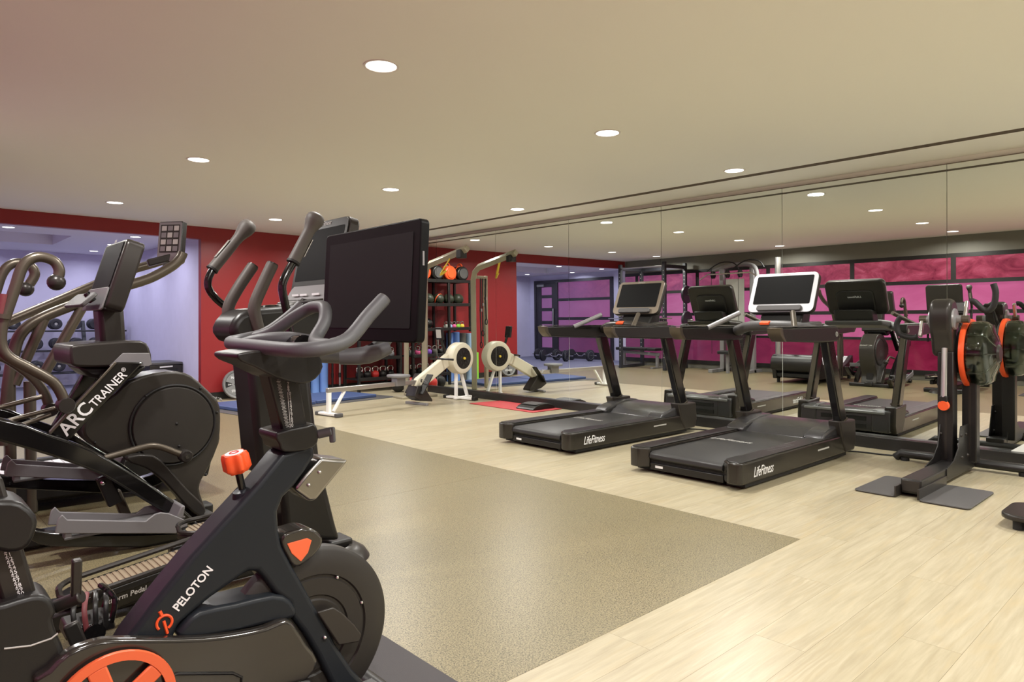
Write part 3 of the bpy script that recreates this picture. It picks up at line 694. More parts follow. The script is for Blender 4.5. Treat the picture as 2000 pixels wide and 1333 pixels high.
# pedals and pedal arms
def pedal(Yc, X0, X1, z0, z1, lead):
    d = Vector((X1-X0, 0, z1-z0)).normalized(); c = Vector(((X0+X1)/2, Yc, (z0+z1)/2)); L = (X1-X0)
    up = Vector((-d.z, 0, d.x))
    pr = obj('pedal', slab(rrect(L, 0.185, 0.085, 6), 0.030, c-up*0.02, d, (0, -1, 0)), 'blackp', el, bevel=0.006)
    # raised rim
    ol = rrect(L-0.012, 0.172, 0.08, 6)
    obj('pedal_rim', tube([c+d*u+Vector((0, v, 0))+up*(0.016+0.018*(1 if v > 0 else 0)) for u, v in ol+ol[:1]], 0.011, 8), 'graphite', pr)
    n = 22
    for k in range(n):
        u = -L/2+0.07+(L-0.14)*k/(n-1)
        obj('tread_rib', obox(c+d*u+up*0.014, (0.013, 0.118, 0.008), d, up), 'tan_rubber', pr, bevel=0.002)
    obj('tread_pad', slab(rrect(L-0.08, 0.125, 0.055, 6), 0.004, c+up*0.009, d, (0, -1, 0)), 'tan_rubber', pr)
    obj('pedal_side', prism([(X0+0.06, z0-0.005), (X1-0.04, z1-0.005), (X1-0.06, z1-0.06), (X0+0.10, z0-0.065)], Yc-0.088, Yc-0.060), 'blackg', pr, bevel=0.004)
    if lead:
        text('lettering', 'xForm Pedal', Vector((X0+0.205, Yc-0.0895, (z0*0.66+z1*0.34)-0.035)), d, (0, 0, 1), 0.027, 'lettergrey', pr, shear=0.2, bold=0.0004)
    obj('pedal_arm', rbar(c-up*0.07-d*0.33, c-up*0.07+d*(0.62 if lead else 0.2), 0.06, 0.07), 'blackp', el, bevel=0.012)
pedal(2.97, 0.475, 1.055, 0.175, 0.255, True)
pedal(3.41, 1.02, 1.60, 0.20, 0.22, False)
for Y in (2.97, 3.41):
    obj('wheel', cyl((0.22, Y-0.03, 0.13), (0.22, Y+0.03, 0.13), 0.05, 18), 'graphite', el)
# ================================================================ arc trainer
YA = 4.38
at = thing('arc_trainer', 'black arc trainer with round side shroud and hooked handles, left of the elliptical', 'arc trainer', (1.1, YA, 0))
sh = [(252, 745), (300, 730), (345, 726), (375, 735), (400, 757), (420, 777), (430, 795), (431, 840), (425, 875), (410, 910), (395, 937), (390, 955), (395, 975), (401, 992), (400, 1003), (388, 1008), (372, 997), (350, 950), (312, 912), (262, 895), (212, 890), (172, 862), (162, 840), (175, 805), (225, 770)]
shr = obj('drive_shroud', prism(sside(sh, 4.27, 2), 4.27, 4.52), 'shroud', at, bevel=0.035, seg=4)
dc = P(341, 831, 4.255)
obj('shroud_disc', lathe([(0.225, 0.03), (0.222, 0.006), (0.216, 0.0), (0.0, -0.004)], dc, (0, 1, 0), 64), 'discgrey', at)
obj('disc_groove', torus(dc+Vector((0, 0.012, 0)), 0.232, 0.008, (0, 1, 0), 64, 8), 'blackm', at)
for q in ((392, 759), (285, 774), (345, 828), (350, 872), (402, 928), (424, 806), (185, 865)):
    obj('screw', sphere(P(q[0], q[1], 4.2635) if q not in ((345, 828), (350, 872)) else P(q[0], q[1], 4.252), 0.008, 10), 'blackm', shr)
obj('shroud_rib', prism(sside([(250, 892), (300, 890), (330, 915), (365, 955), (396, 985), (402, 1000), (390, 1010), (360, 985), (320, 940), (285, 915), (255, 905)], 4.20, 2), 4.20, 4.30), 'graphite', at, bevel=0.02, seg=3)
# crank rod
cr = obj('crank_rod', tube([P(x, y, 4.16) for x, y in ((205, 895), (245, 884), (285, 873), (305, 872), (325, 877), (345, 885), (362, 890))], 0.018, 12, sm=3), 'bronze_metal', at)
q = P(362, 891, 4.16)
obj('rod_end', lathe([(0, -0.03), (0.03, -0.03), (0.036, -0.022), (0.036, 0.03), (0, 0.03)], q, (0, 1, 0), 20), 'graphite', cr)
obj('rod_bolt', lathe([(0, -0.037), (0.012, -0.037), (0.012, -0.03)], q, (0, 1, 0), 12), 'chrome', cr)
# swing link with the lettering
lk = obj('swing_link', prism(spx([(97, 848), (132, 862), (142, 854), (281, 708), (226, 708)], 4.12), 4.12, 4.19), 'blackg', at, bevel=0.008)
obj('link_edge', rbar(P(97, 848, 4.118), P(226, 708, 4.118), 0.012, 0.012), 'bronze_metal', lk, bevel=0.003)
a, c = P(124, 846, 4.118), P(243, 728, 4.118); d = (c-a).normalized(); u = Vector((-d.z, 0, d.x)); L = (c-a).length
text('lettering_arc', 'ARC', a+d*L*0.21+u*0.005, d, u, 0.098, 'letterwhite', lk, width=L*0.44, bold=0.0015)
text('lettering_trainer', 'TRAINER', a+d*L*0.72+u*(-0.004), d, u, 0.062, 'letterwhite', lk, width=L*0.55, bold=0.0006)
text('lettering_mark', '®', a+d*L*1.02+u*0.012, d, u, 0.03, 'letterwhite', lk)
obj('far_link', prism(spx([(97, 845), (120, 850), (210, 710), (175, 710)], 4.56), 4.56, 4.63), 'blackg', at, bevel=0.008)
# sweeping lower beams
bmz = [(-70, 800), (0, 817), (50, 830), (100, 850), (137, 862), (187, 882), (237, 912), (287, 942), (337, 977), (370, 1005), (392, 1028), (380, 1030), (312, 997), (250, 959), (200, 929), (150, 909), (100, 892), (50, 877), (0, 863), (-70, 850)]
obj('beam', prism(spx(bmz, 4.06), 4.06, 4.14), 'blackg', at, bevel=0.012, seg=3)
obj('beam', prism([(x+0.0, zz+0.02) for x, zz in spx(bmz, 4.06)], 4.60, 4.68), 'blackg', at, bevel=0.012, seg=3)
bl = obj('beam_bracket', rbar(P(200, 930, 4.15), P(225, 985, 4.15), 0.05, 0.07, up=(1, 0, 0)), 'blackp', at, bevel=0.01)
obj('bracket_bolt', sphere(P(201, 944, 4.118), 0.014, 12), 'chrome', bl)
# foot arms and foot plates
fa = [(50, 1042), (60, 1034), (100, 1042), (200, 1046), (300, 1044), (365, 1040), (410, 1027), (450, 1006), (490, 975), (497, 985), (460, 1022), (425, 1047), (385, 1061), (340, 1069), (200, 1070), (100, 1068), (65, 1058)]
obj('foot_arm', prism(sside(fa, 3.98, 2), 3.98, 4.05), 'blackg', at, bevel=0.010, seg=3)
def footplate(Y, dz, dx):
    pr = obj('foot_plate', prismz([(q.x+dx, q.y) for q in smoothpts([Vector((0.665, Y-0.01)), Vector((0.70, Y-0.02)), Vector((1.17, Y-0.02)), Vector((1.205, Y+0.0)), Vector((1.21, Y+0.14)), Vector((1.17, Y+0.17)), Vector((0.70, Y+0.17)), Vector((0.66, Y+0.14))], 2)], 0.13+dz, 0.145+dz), 'midgrey', at, bevel=0.004)
    wall = [(q[0]+dx, q[1]+dz) for q in spx([(105, 1041), (112, 1012), (120, 1004), (130, 1014), (282, 1017), (300, 1003), (312, 1000), (328, 1002), (358, 1014), (364, 1020), (362, 1032), (350, 1041)], 3.95)]
    obj('plate_wall', prism([(x, zz+0.0) for x, zz in wall], Y-0.025, Y-0.010), 'lightgrey', pr, bevel=0.004)
    obj('plate_wall', prism([(x, zz+0.0) for x, zz in wall], Y+0.165, Y+0.178), 'lightgrey', pr, bevel=0.004)
    obj('plate_toe', prism([(1.165+dx, 0.135+dz), (1.205+dx, 0.135+dz), (1.215+dx, 0.20+dz), (1.195+dx, 0.20+dz)], Y-0.02, Y+0.17), 'lightgrey', pr, bevel=0.006)
    obj('plate_heel', prism([(0.655+dx, 0.135+dz), (0.69+dx, 0.135+dz), (0.685+dx, 0.185+dz), (0.66+dx, 0.19+dz)], Y-0.02, Y+0.17), 'lightgrey', pr, bevel=0.006)
footplate(3.95, 0.0, 0.0)
footplate(4.66, 0.18, -0.12)
obj('foot_arm', prism([(x-0.12, z_+0.18) for x, z_ in sside(fa, 3.98, 2)], 4.70, 4.77), 'blackg', at, bevel=0.01)
# base frame
obj('base_rail', rbar((0.25, YA, 0.05), (1.50, YA, 0.05), 0.12, 0.07), 'blackp', at, bevel=0.012)
for xx in (0.30, 1.42):
    obj('cross_foot', rbar((xx, YA-0.33, 0.032), (xx, YA+0.33, 0.032), 0.09, 0.06), 'blackp', at, bevel=0.015)
obj('front_leg', rbar((1.38, YA, 0.05), (1.33, YA, 0.45), 0.12, 0.10, up=(1, 0, 0)), 'blackp', at, bevel=0.012)
obj('shock_leg', rbar(P(225, 960, 4.3), P(260, 1040, 4.3), 0.05, 0.05, up=(1, 0, 0)), 'bronze_metal', at, bevel=0.006)
for q0, q1 in (((0, 797), (82, 775)), ((20, 822), (128, 793)), ((45, 833), (100, 810))):
    obj('link_rod', tube([P(q0[0]-25, q0[1]+6, 4.2), P(*q1, 4.2)], 0.012, 10), 'bronze_metal', at)
# hooked handles
def hook(Y, path, sleeve):
    pr = obj('moving_handle', tube([P(x, y, Y) for x, y in path], 0.0255, 14, sm=4), 'bronze_metal', at)
    a = P(*path[0], Y); b2 = P(*path[1], Y)
    obj('handle_ball', sphere(a+(a-b2).normalized()*0.01, 0.042, 18), 'graphite', pr)
    s0, s1 = P(*sleeve[0], Y), P(*sleeve[1], Y); dd = (s1-s0).normalized()
    obj('sleeve_reflection', tube([s0+Vector((-0.012, -0.006, 0)), s1+Vector((-0.012, -0.006, 0))], 0.017, 12), 'rose', pr)  # red reflection along the handle sleeve, put in as a dark red tube
    obj('handle_collar', cyl(s1-dd*0.01, s1+dd*0.012, 0.034, 18), 'bronze_metal', pr)
    e = P(*path[-1], Y)
    obj('handle_pivot', lathe([(0, -0.04), (0.036, -0.04), (0.04, -0.03), (0.04, 0.04), (0, 0.04)], e, (0, 1, 0), 20), 'graphite', pr)
hook(4.10, [(111, 548), (116, 530), (108, 513), (90, 504), (70, 503), (52, 512), (40, 530), (32, 555), (20, 590), (9, 622), (2, 650), (4, 680), (20, 700), (52, 717), (84, 734), (105, 748), (119, 768), (128, 792)], ((14, 575), (6, 618)))
hook(4.66, [(52, 562), (62, 549), (68, 535), (62, 522), (48, 515), (30, 514), (14, 522), (2, 540), (-8, 570), (-20, 610), (-24, 660), (-10, 690), (20, 706), (60, 735), (85, 765), (98, 800)], ((-9, 580), (-17, 615)))
# console mast, collar tray, console
obj('console_mast', prism(spx([(192, 600), (243, 600), (249, 690), (199, 690)], 4.30), 4.30, 4.46), 'shroud', at, bevel=0.025, seg=3)
cl_ = obj('console_collar', prism(sside([(137, 680), (150, 674), (215, 668), (275, 666), (292, 680), (297, 706), (290, 716), (215, 717), (150, 717), (139, 708)], 4.14, 2), 4.14, 4.62), 'graphite', at, bevel=0.02, seg=3)
obj('collar_wedge', prism(spx([(213, 716), (240, 690), (292, 690), (297, 712), (290, 716)], 4.135), 4.135, 4.14), 'lightgrey', cl_, bevel=0.002)
obj('collar_neck', prism(spx([(150, 716), (290, 716), (262, 740), (235, 745), (175, 738)], 4.22), 4.22, 4.54), 'blackp', at, bevel=0.02)
ca, cb = P(268, 470, 4.13), P(222, 606, 4.13); up = (ca-cb).normalized(); nrm = Vector((-up.z, 0, up.x))
cm = (ca+cb)/2+Vector((0, 0.25, 0))
con = obj('console', slab(rrect(0.50, (ca-cb).length, 0.035), 0.095, cm+nrm*0.045, (0, -1, 0), up), 'graphite', at, bevel=0.014, seg=3)
f0 = cm+nrm*0.047
obj('console_screen', slab(rrect(0.40, 0.26, 0.008), 0.002, f0+up*0.05, (0, 1, 0), up), 'screen', con)
obj('console_panel', slab(rrect(0.47, 0.13, 0.02), 0.010, f0-up*0.15, (0, 1, 0), up), 'lightgrey', con, bevel=0.003)
obj('control_panel', slab(rrect(0.46, 0.10, 0.02), 0.02, P(178, 588, 4.15)+Vector((0, 0.23, 0)), (0, 1, 0), (0.9, 0, 0.9)), 'midgrey', con, bevel=0.004)
obj('panel_knob', lathe([(0, 0.035), (0.016, 0.035), (0.02, 0), (0.02, -0.02)], P(185, 582, 4.16)+Vector((0, 0.1, 0)), (-0.6, 0, 0.8), 16), 'blackg', con)
text('console_mark', 'arc', cm+nrm*0.049+up*0.20, (0, -1, 0), up, 0.035, 'lettergrey', con)
text('shroud_lettering', 'ARC TRAINER', Vector((1.541, 4.395, 0.72)), (0, 1, 0), (-0.22, 0, 1), 0.032, 'lettergrey', at)
# ================================================================ curved slat treadmill at the far left
YC = 5.57
ct = thing('curved_treadmill', 'curved manual treadmill with slatted belt, bronze handrails and small display', 'treadmill', (1.0, YC, 0))
nr, fr_ = YC-0.40, YC+0.36
# handrails
def rail(Y, path, r=0.034): return obj('handrail', tube([P(x, y, Y) for x, y in path], r, 14, sm=4), 'bronze_metal', ct)
rail(nr, [(8, 870), (12, 800), (18, 740), (27, 690), (38, 657), (60, 634), (98, 614), (160, 590), (225, 565), (290, 545), (335, 521), (352, 505), (357, 494)])
rail(fr_, [(-60, 665), (-10, 640), (20, 627), (100, 593), (180, 559), (250, 530), (310, 512), (335, 500)])
for q0, q1 in (((161, 600), (78, 745)), ((86, 624), (28, 752))):
    obj('handrail_strut', tube([P(*q0, nr), P(*q1, nr)], 0.031, 12), 'bronze_metal', ct)
for q0, q1 in (((60, 905), (62, 1000)), ((20, 890), (22, 1000))):
    obj('handrail_post', tube([P(q0[0]-2, 745, nr), P(*q0, nr), P(*q1, nr)], 0.033, 12), 'bronze_metal', ct)
obj('handrail_crossbar', tube([P(352, 508, nr), P(352, 508, nr)+Vector((0.02, 0.38, 0.0)), P(335, 500, fr_)], 0.034, 12, sm=3), 'bronze_metal', ct)
# display at the front of the rail, turned towards the room
dp = P(340, 470, nr)+Vector((0.0, 0.10, 0)); du = Vector((0.10, 0.06, 1)).normalized(); da = Vector((0.62, -0.785, 0)); dn = du.cross(da).normalized()
ds = obj('display', slab(rrect(0.19, 0.30, 0.012), 0.05, dp, da, du), 'blackp', ct, bevel=0.006)
obj('display_face', slab(rrect(0.178, 0.285, 0.008), 0.003, dp, -da, du), 'silverp', ds)
sc_ = obj('display_screen', slab(rrect(0.150, 0.205, 0.004), 0.001, dp-dn*0.003+du*0.022, -da, du), 'discgrey', ds)
for r_ in range(4):
    for c_ in range(3):
        obj('display_tile', slab(rrect(0.038, 0.036, 0.002), 0.001, dp-dn*0.004+da*(-0.048+0.048*c_)+du*(-0.052+0.05*r_), -da, du), 'lettergrey' if (r_+c_) % 2 else 'silverp', sc_)
obj('display_arm', rbar(P(300, 512, nr)+Vector((0, 0.15, 0)), P(348, 500, nr)+Vector((0, 0.12, 0)), 0.09, 0.05), 'graphite', ct, bevel=0.008)
# deck: side housings and slatted belt dipping in the middle
x0, x1 = 0.05, 1.75
def dip(x): return 0.19+0.30*((x-0.85)/0.9)**2
prof = [(x0+(x1-x0)*k/16, dip(x0+(x1-x0)*k/16)) for k in range(17)]
for Y in (nr-0.02, fr_-0.05):
    obj('side_housing', prism([(x0, 0.08), (x0-0.03, 0.25)]+[(x, z_+0.03) for x, z_ in prof]+[(x1+0.05, 0.30), (x1, 0.08)], Y, Y+0.08), 'blackp', ct, bevel=0.012)
for k in range(34):
    x = x0+0.03+(x1-x0-0.06)*k/33; s = 2*0.30*(x-0.85)/0.81
    obj('belt_slat', obox((x, YC-0.02, dip(x)+0.005), (0.047, 0.62, 0.022), (1, 0, s), (-s, 0, 1)), 'whitebelt', ct, bevel=0.003)
obj('front_drum', cyl((1.66, nr-0.03, 0.36), (1.66, fr_+0.04, 0.36), 0.17, 28), 'blackp', ct, bevel=0.01)
obj('belly_pan', prism(smoothpts([(0.10, 0.10), (0.5, 0.05), (1.2, 0.05), (1.75, 0.12), (1.6, 0.22), (0.8, 0.16), (0.2, 0.24)], 2), nr+0.07, fr_-0.06), 'blackm', ct)
for xx in (0.15, 1.62):
    for Y in (nr+0.02, fr_-0.02):
        obj('foot', cyl((xx, Y, 0), (xx, Y, 0.09), 0.03, 14), 'blackm', ct)
# ================================================================ two treadmills facing the mirror
def treadmill(xr, yc, label, frame_m, bar_m):
    t_ = thing('treadmill', label, 'treadmill', (xr+1.0, yc, 0), 'treadmills facing the mirror')
    R, Lf = yc-0.49, yc+0.49        # near and far long sides
    X = lambda v: xr+v
    # side rails with rounded rear caps
    for s_, ya, yb in ((-1, R, R+0.165), (1, Lf-0.165, Lf)):
        out = ya if s_ < 0 else yb
        inn = yb if s_ < 0 else ya
        pl = [(X(0.0), out-s_*0.10), (X(0.0), out-s_*0.035), (X(0.012), out-s_*0.012), (X(0.04), out), (X(2.0), out), (X(2.0), inn), (X(0.10), inn), (X(0.06), inn)]
        sr = obj('side_rail', prismz(pl, 0.045, 0.200), 'rail_gloss', t_, bevel=0.012, seg=3)
        obj('rail_top', prismz([(X(0.015), out-s_*0.095), (X(0.02), out-s_*0.03), (X(0.05), out-s_*0.012), (X(1.95), out-s_*0.012), (X(1.95), inn), (X(0.09), inn)], 0.200, 0.206), 'blackp', sr, bevel=0.003)
        obj('rail_skirt', box(X(0.10), X(1.9), min(out-s_*0.02, inn), max(out-s_*0.02, inn), 0.015, 0.05), 'blackm', sr)
        for k in range(6):
            obj('rail_groove', box(X(0.62+0.07*k), X(0.628+0.07*k), min(inn+s_*0.02, inn+s_*0.1), max(inn+s_*0.02, inn+s_*0.1), 0.2055, 0.2068), 'padlines', sr, smooth=0)
        obj('rail_inlay', box(X(0.25), X(1.45), min(inn+s_*0.012, inn+s_*0.016), max(inn+s_*0.012, inn+s_*0.016), 0.2055, 0.2066), 'padlines', sr, smooth=0)
    text('lettering', 'LifeFitness', (X(0.335), R-0.0006, 0.112), (1, 0, 0), (0, 0, 1), 0.105, 'letterwhite', t_, shear=0.35, width=0.30, bold=0.0004)
    obj('rail_label', box(X(1.27), X(1.49), R-0.0012, R+0.002, 0.13, 0.143), 'lettergrey', t_, smooth=0)
    # deck, running belt with rear roller
    obj('deck', box(X(0.08), X(1.6), R+0.15, Lf-0.15, 0.07, 0.165), 'blackm', t_)
    bl_ = obj('running_belt', prism([(X(0.075), 0.10), (X(0.045), 0.125), (X(0.05), 0.155), (X(0.08), 0.175), (X(1.62), 0.185), (X(1.62), 0.10)], R+0.17, Lf-0.17), 'beltblack', t_, bevel=0.006)
    text('belt_print', 'LifeFitness', (X(0.95), yc+0.12, 0.1815), (0, -1, 0), (1, 0, 0), 0.09, 'lettergrey', bl_, shear=0.3)
    obj('rear_skid', box(X(0.06), X(0.12), R+0.17, Lf-0.17, 0.03, 0.085), 'blackp', t_, bevel=0.006)
    obj('skid_plate', box(X(0.057), X(0.060), Lf-0.29, Lf-0.22, 0.05, 0.068), 'letterwhite', t_)
    for Y in (R+0.24, Lf-0.24):
        obj('rear_foot', cyl((X(0.14), Y, 0), (X(0.14), Y, 0.045), 0.028, 14), 'blackm', t_)
        obj('front_wheel', cyl((X(1.80), Y-0.02, 0.035), (X(1.80), Y+0.02, 0.035), 0.035, 16), 'blackm', t_)
    # motor hood: two shoulders and a scooped middle, vented front
    hood = [(X(1.50), 0.185), (X(1.56), 0.215), (X(1.66), 0.262), (X(1.80), 0.285), (X(2.00), 0.292), (X(2.06), 0.275), (X(2.08), 0.22), (X(2.08), 0.06), (X(1.55), 0.06)]
    hd = obj('motor_hood', prism(hood, R+0.20, Lf-0.20), 'hood', t_, bevel=0.012, seg=3)
    for ya, yb in ((R+0.035, R+0.21), (Lf-0.21, Lf-0.035)):
        obj('hood_shoulder', prism([(X(1.44), 0.20), (X(1.48), 0.235), (X(1.62), 0.27), (X(1.82), 0.30), (X(2.02), 0.30), (X(2.08), 0.28), (X(2.10), 0.06), (X(1.6), 0.06)], ya, yb), 'hood', hd, bevel=0.02, seg=3)
    for k in range(2):
        obj('hood_vent', box(X(2.078), X(2.085), R+0.26, Lf-0.26, 0.09+0.08*k, 0.135+0.08*k), 'blackm', hd, bevel=0.002)
    obj('hood_bumper', box(X(2.06), X(2.10), R+0.08, Lf-0.08, 0.25, 0.275), 'silverp', hd, bevel=0.006)
    # uprights with gusset boots
    for s_, Y in ((-1, R+0.045), (1, Lf-0.045)):
        up_ = obj('upright', rbar((X(1.88), Y, 0.20), (X(1.545), Y, 1.06), 0.075, 0.125, up=(1, 0, 0)), 'blackg', t_, bevel=0.014, seg=3)
        obj('upright_stripe', rbar((X(1.88)+0.066, Y-0.002, 0.24), (X(1.57)+0.066, Y-0.002, 1.03), 0.05, 0.006, up=(1, 0, 0)), 'bronze_metal', up_, bevel=0.002)
        obj('upright_boot', prism([(X(1.70), 0.335), (X(1.86), 0.325), (X(2.04), 0.325), (X(2.06), 0.14), (X(2.02), 0.05), (X(1.83), 0.05), (X(1.76), 0.16)], Y-0.055, Y+0.055), 'shroud', up_, bevel=0.014, seg=3)
        obj('boot_collar', rbar((X(1.836), Y, 0.315), (X(1.831), Y, 0.33), 0.088, 0.14, up=(1, 0, 0)), 'bronze_metal', up_, bevel=0.003)
        # side arm: long wedge shaped handrail
        arm = obj('side_arm', prism([(X(0.585), 1.155), (X(0.60), 1.10), (X(0.66), 1.052), (X(1.30), 1.030), (X(1.66), 1.035), (X(1.69), 1.10), (X(1.66), 1.165), (X(1.2), 1.16)], Y-0.052, Y+0.052), 'blackp', t_, bevel=0.012, seg=3)
        obj('arm_pad', prismz([(X(0.60), Y-0.05), (X(1.62), Y-0.05), (X(1.62), Y+0.05), (X(0.60), Y+0.05)], 1.163, 1.170), bar_m, arm, bevel=0.003)
        obj('arm_nose', prism([(X(0.578), 1.157), (X(0.594), 1.10), (X(0.655), 1.050), (X(0.69), 1.048), (X(0.64), 1.10), (X(0.625), 1.157)], Y-0.0535, Y+0.0535), 'bronze_metal', arm, bevel=0.004)
        em_ = obj('arm_emblem', torus((X(1.63), Y-0.0535, 1.098), 0.020, 0.0025, (0, 1, 0), 20, 6), 'lettergrey', arm)
        obj('emblem_bar', rbar((X(1.62), Y-0.0535, 1.083), (X(1.64), Y-0.0535, 1.113), 0.002, 0.004, up=(1, 0, 0)), 'lettergrey', arm)
        # angled pulse bars from the crossbar
        obj('pulse_bar', tube([(X(1.04), yc+s_*0.40, 1.150), (X(1.33), yc+s_*0.25, 1.285)], 0.023, 14), 'silverp' if s_ > 0 else 'bronze_metal', t_)
    cb = obj('crossbar', tube([(X(1.60), R+0.05, 1.105), (X(1.50), R+0.16, 1.135), (X(1.44), yc-0.2, 1.165), (X(1.42), yc, 1.172), (X(1.44), yc+0.2, 1.165), (X(1.50), Lf-0.16, 1.135), (X(1.60), Lf-0.05, 1.105)], 0.062, 18, sm=4, flat=(1, 0.72)), bar_m, t_)
    obj('safety_key', obox((X(1.365), yc+0.02, 1.195), (0.05, 0.085, 0.022), (1, 0, 0.4), (-0.4, 0, 1)), 'orange', cb, bevel=0.004)
    obj('tray', prism([(X(1.50), 1.12), (X(1.80), 1.16), (X(1.82), 1.21), (X(1.50), 1.19)], yc-0.30, yc+0.30), bar_m, t_, bevel=0.02, seg=3)
    # console on a neck
    obj('console_neck', prism([(X(1.58), 1.17), (X(1.78), 1.19), (X(1.82), 1.33), (X(1.66), 1.31)], yc-0.20, yc+0.20), 'blackp', t_, bevel=0.02, seg=3)
    up_ = Vector((0.42, 0, 1)).normalized(); c = Vector((X(1.665), yc, 1.475)); nn = Vector((-up_.z, 0, up_.x))
    cs = obj('console', slab(rrect(0.62, 0.40, 0.055, 5), 0.06, c, (0, -1, 0), up_), 'graphite', t_, bevel=0.018, seg=3)
    obj('console_back', slab(rrect(0.40, 0.27, 0.06, 5), 0.075, c-up_*0.04, (0, -1, 0), up_), 'blackp', cs, bevel=0.015, seg=3)
    obj('console_frame', slab(rrect(0.615, 0.395, 0.05, 5), 0.004, c, (0, 1, 0), up_), frame_m, cs, bevel=0.002)
    obj('console_screen', slab(rrect(0.535, 0.285, 0.012), 0.002, c+nn*0.004+up_*0.025, (0, 1, 0), up_), 'screen', cs)
    obj('console_ledge', slab(rrect(0.42, 0.055, 0.02), 0.03, c+nn*0.004-up_*0.165, (0, 1, 0), up_), 'midgrey', cs, bevel=0.006)
    text('console_logo', 'LifeFitness', c+nn*0.0048+up_*0.182, (0, -1, 0), up_, 0.022, 'lettergrey', cs, shear=0.3)
    text('back_logo', 'LifeFitness', c-nn*0.0768+up_*0.02, (0, 1, 0), up_, 0.034, 'letterwhite', cs, shear=0.3)
    obj('power_cord', tube([(X(2.08), R+0.15, 0.009), (X(2.16), R+0.02, 0.009), (X(2.20), R-0.25, 0.009), (X(2.33), R-0.38, 0.009)], 0.007, 8, sm=4), 'blackm', t_)
    return t_
treadmill(4.43, 2.91, 'black treadmill with white-framed console, nearer of the two at the mirror', 'console_silver', 'midgrey')
treadmill(4.52, 4.61, 'black treadmill with bronze-framed console, between the red mat and the other treadmill', 'tan_metal', 'graphite')
# ================================================================ upper body ergometer at the right
ub = thing('upper_body_ergometer', 'black upper body ergometer with fluid tank, orange ring and crank handles', 'ergometer', (6.0, 1.58, 0))
yb_ = 1.565
bb_ = obj('base_beam', box(5.17, 6.45, yb_-0.065, yb_+0.065, 0.025, 0.125), 'blackp', ub, bevel=0.01, seg=3)
obj('beam_cap', box(5.162, 5.172, yb_-0.055, yb_+0.055, 0.04, 0.115), 'graphite', bb_, bevel=0.003)
for ya, yc_ in ((yb_+0.07, 1.905), (1.20, yb_-0.07)):
    pl = obj('foot_plate', prismz([(x+5.395, y+(ya+yc_)/2) for x, y in rrect(0.64, abs(yc_-ya), 0.035)], 0.004, 0.014), 'midgrey', ub, bevel=0.003)
    y1 = ya if yc_ > 1.6 else yc_
    obj('plate_lip', box(5.08, 5.70, y1-0.006, y1+0.006, 0.01, 0.08), 'graphite', pl, bevel=0.002)
# cross foot along the mirror
cf = obj('cross_foot', tube([(6.52, 2.09, 0.02), (6.52, 2.05, 0.06), (6.52, 1.15, 0.06), (6.52, 1.10, 0.02)], 0.045, 14, flat=(1, 0.8)), 'blackp', ub)
for Y in (2.02, 1.18):
    obj('foot_pad', cyl((6.52, Y, 0), (6.52, Y, 0.03), 0.035, 14), 'blackm', cf)
obj('beam_link', box(6.40, 6.54, yb_-0.07, yb_+0.07, 0.03, 0.13), 'blackp', ub, bevel=0.008)
# two columns with gussets
for x, y, w in ((6.14, 1.60, 0.11), (6.34, 1.49, 0.10)):
    c_ = obj('column', box(x-w/2, x+w/2, y-w/2, y+w/2, 0.10, 0.97 if w > 0.105 else 1.02), 'blackp', ub, bevel=0.008)
    obj('column_stripe', box(x-w/2-0.001, x-w/2, y-0.012, y+0.004, 0.14, 0.9), 'graphite', c_)
for Y in (yb_-0.072, yb_+0.066):
    gs = obj('gusset', prism([(5.72, 0.125), (5.90, 0.16), (6.02, 0.24), (6.08, 0.40), (6.30, 0.40), (6.42, 0.125), (6.42, 0.04), (5.72, 0.06)], Y, Y+0.008), 'blackp', ub, bevel=0.002)
    for q in ((6.08, 0.33), (6.20, 0.33), (6.10, 0.16), (6.25, 0.16)):
        obj('bolt', sphere((q[0], Y, q[1]), 0.013, 10), 'graphite', gs)
# tilting head with crank hub
hub = Vector((6.13, 1.625, 1.225))
hd = obj('crank_head', prism(smoothpts([(6.02, 1.30), (6.06, 1.365), (6.13, 1.385), (6.20, 1.365), (6.245, 1.30), (6.25, 1.22), (6.22, 1.12), (6.21, 1.03), (6.20, 0.96), (6.16, 0.93), (6.10, 0.95), (6.07, 1.05), (6.03, 1.14)], 2), hub.y-0.075, hub.y+0.075), 'graphite', ub, bevel=0.03, seg=4)
for s_ in (-1, 1):
    obj('hub_disc', lathe([(0.085, 0.0), (0.08, 0.012), (0.03, 0.018), (0.028, 0.05), (0, 0.05)], hub+Vector((0, s_*0.075, 0)), (0, s_, 0), 28), 'silverp', hd)
# cranks and D grips
for s_, ang in ((1, 232), (-1, 52)):
    p0 = hub+Vector((0, s_*0.145, 0)); a_ = math.radians(ang); p1 = p0+Vector((math.cos(a_)*0.10, 0, math.sin(a_)*0.175))
    ck = obj('crank_arm', rbar(p0, p1, 0.024, 0.04, up=(1, 0, 0)), 'silver', ub, bevel=0.005)
    obj('crank_boss', cyl(p0+Vector((0, -0.03, 0)), p0+Vector((0, 0.02, 0)), 0.03, 16), 'bronze_metal', ck)
    q = p1+Vector((0, s_*0.02, 0)); dz = 0.045
    obj('hand_grip', tube([q, q+Vector((0, s_*0.03, -0.005)), q+Vector((0.0, s_*0.10, -0.075*1)), q+Vector((0.0, s_*0.15, -0.04)), q+Vector((0.0, s_*0.165, 0.06)), q+Vector((0.0, s_*0.15, 0.13))] if s_ < 0 else
        [q, q+Vector((0, 0.04, -0.01)), q+Vector((0, 0.13, 0.02)), q+Vector((0, 0.15, 0.10)), q+Vector((0, 0.12, 0.16))], 0.022, 12, sm=4), 'blackm', ck)
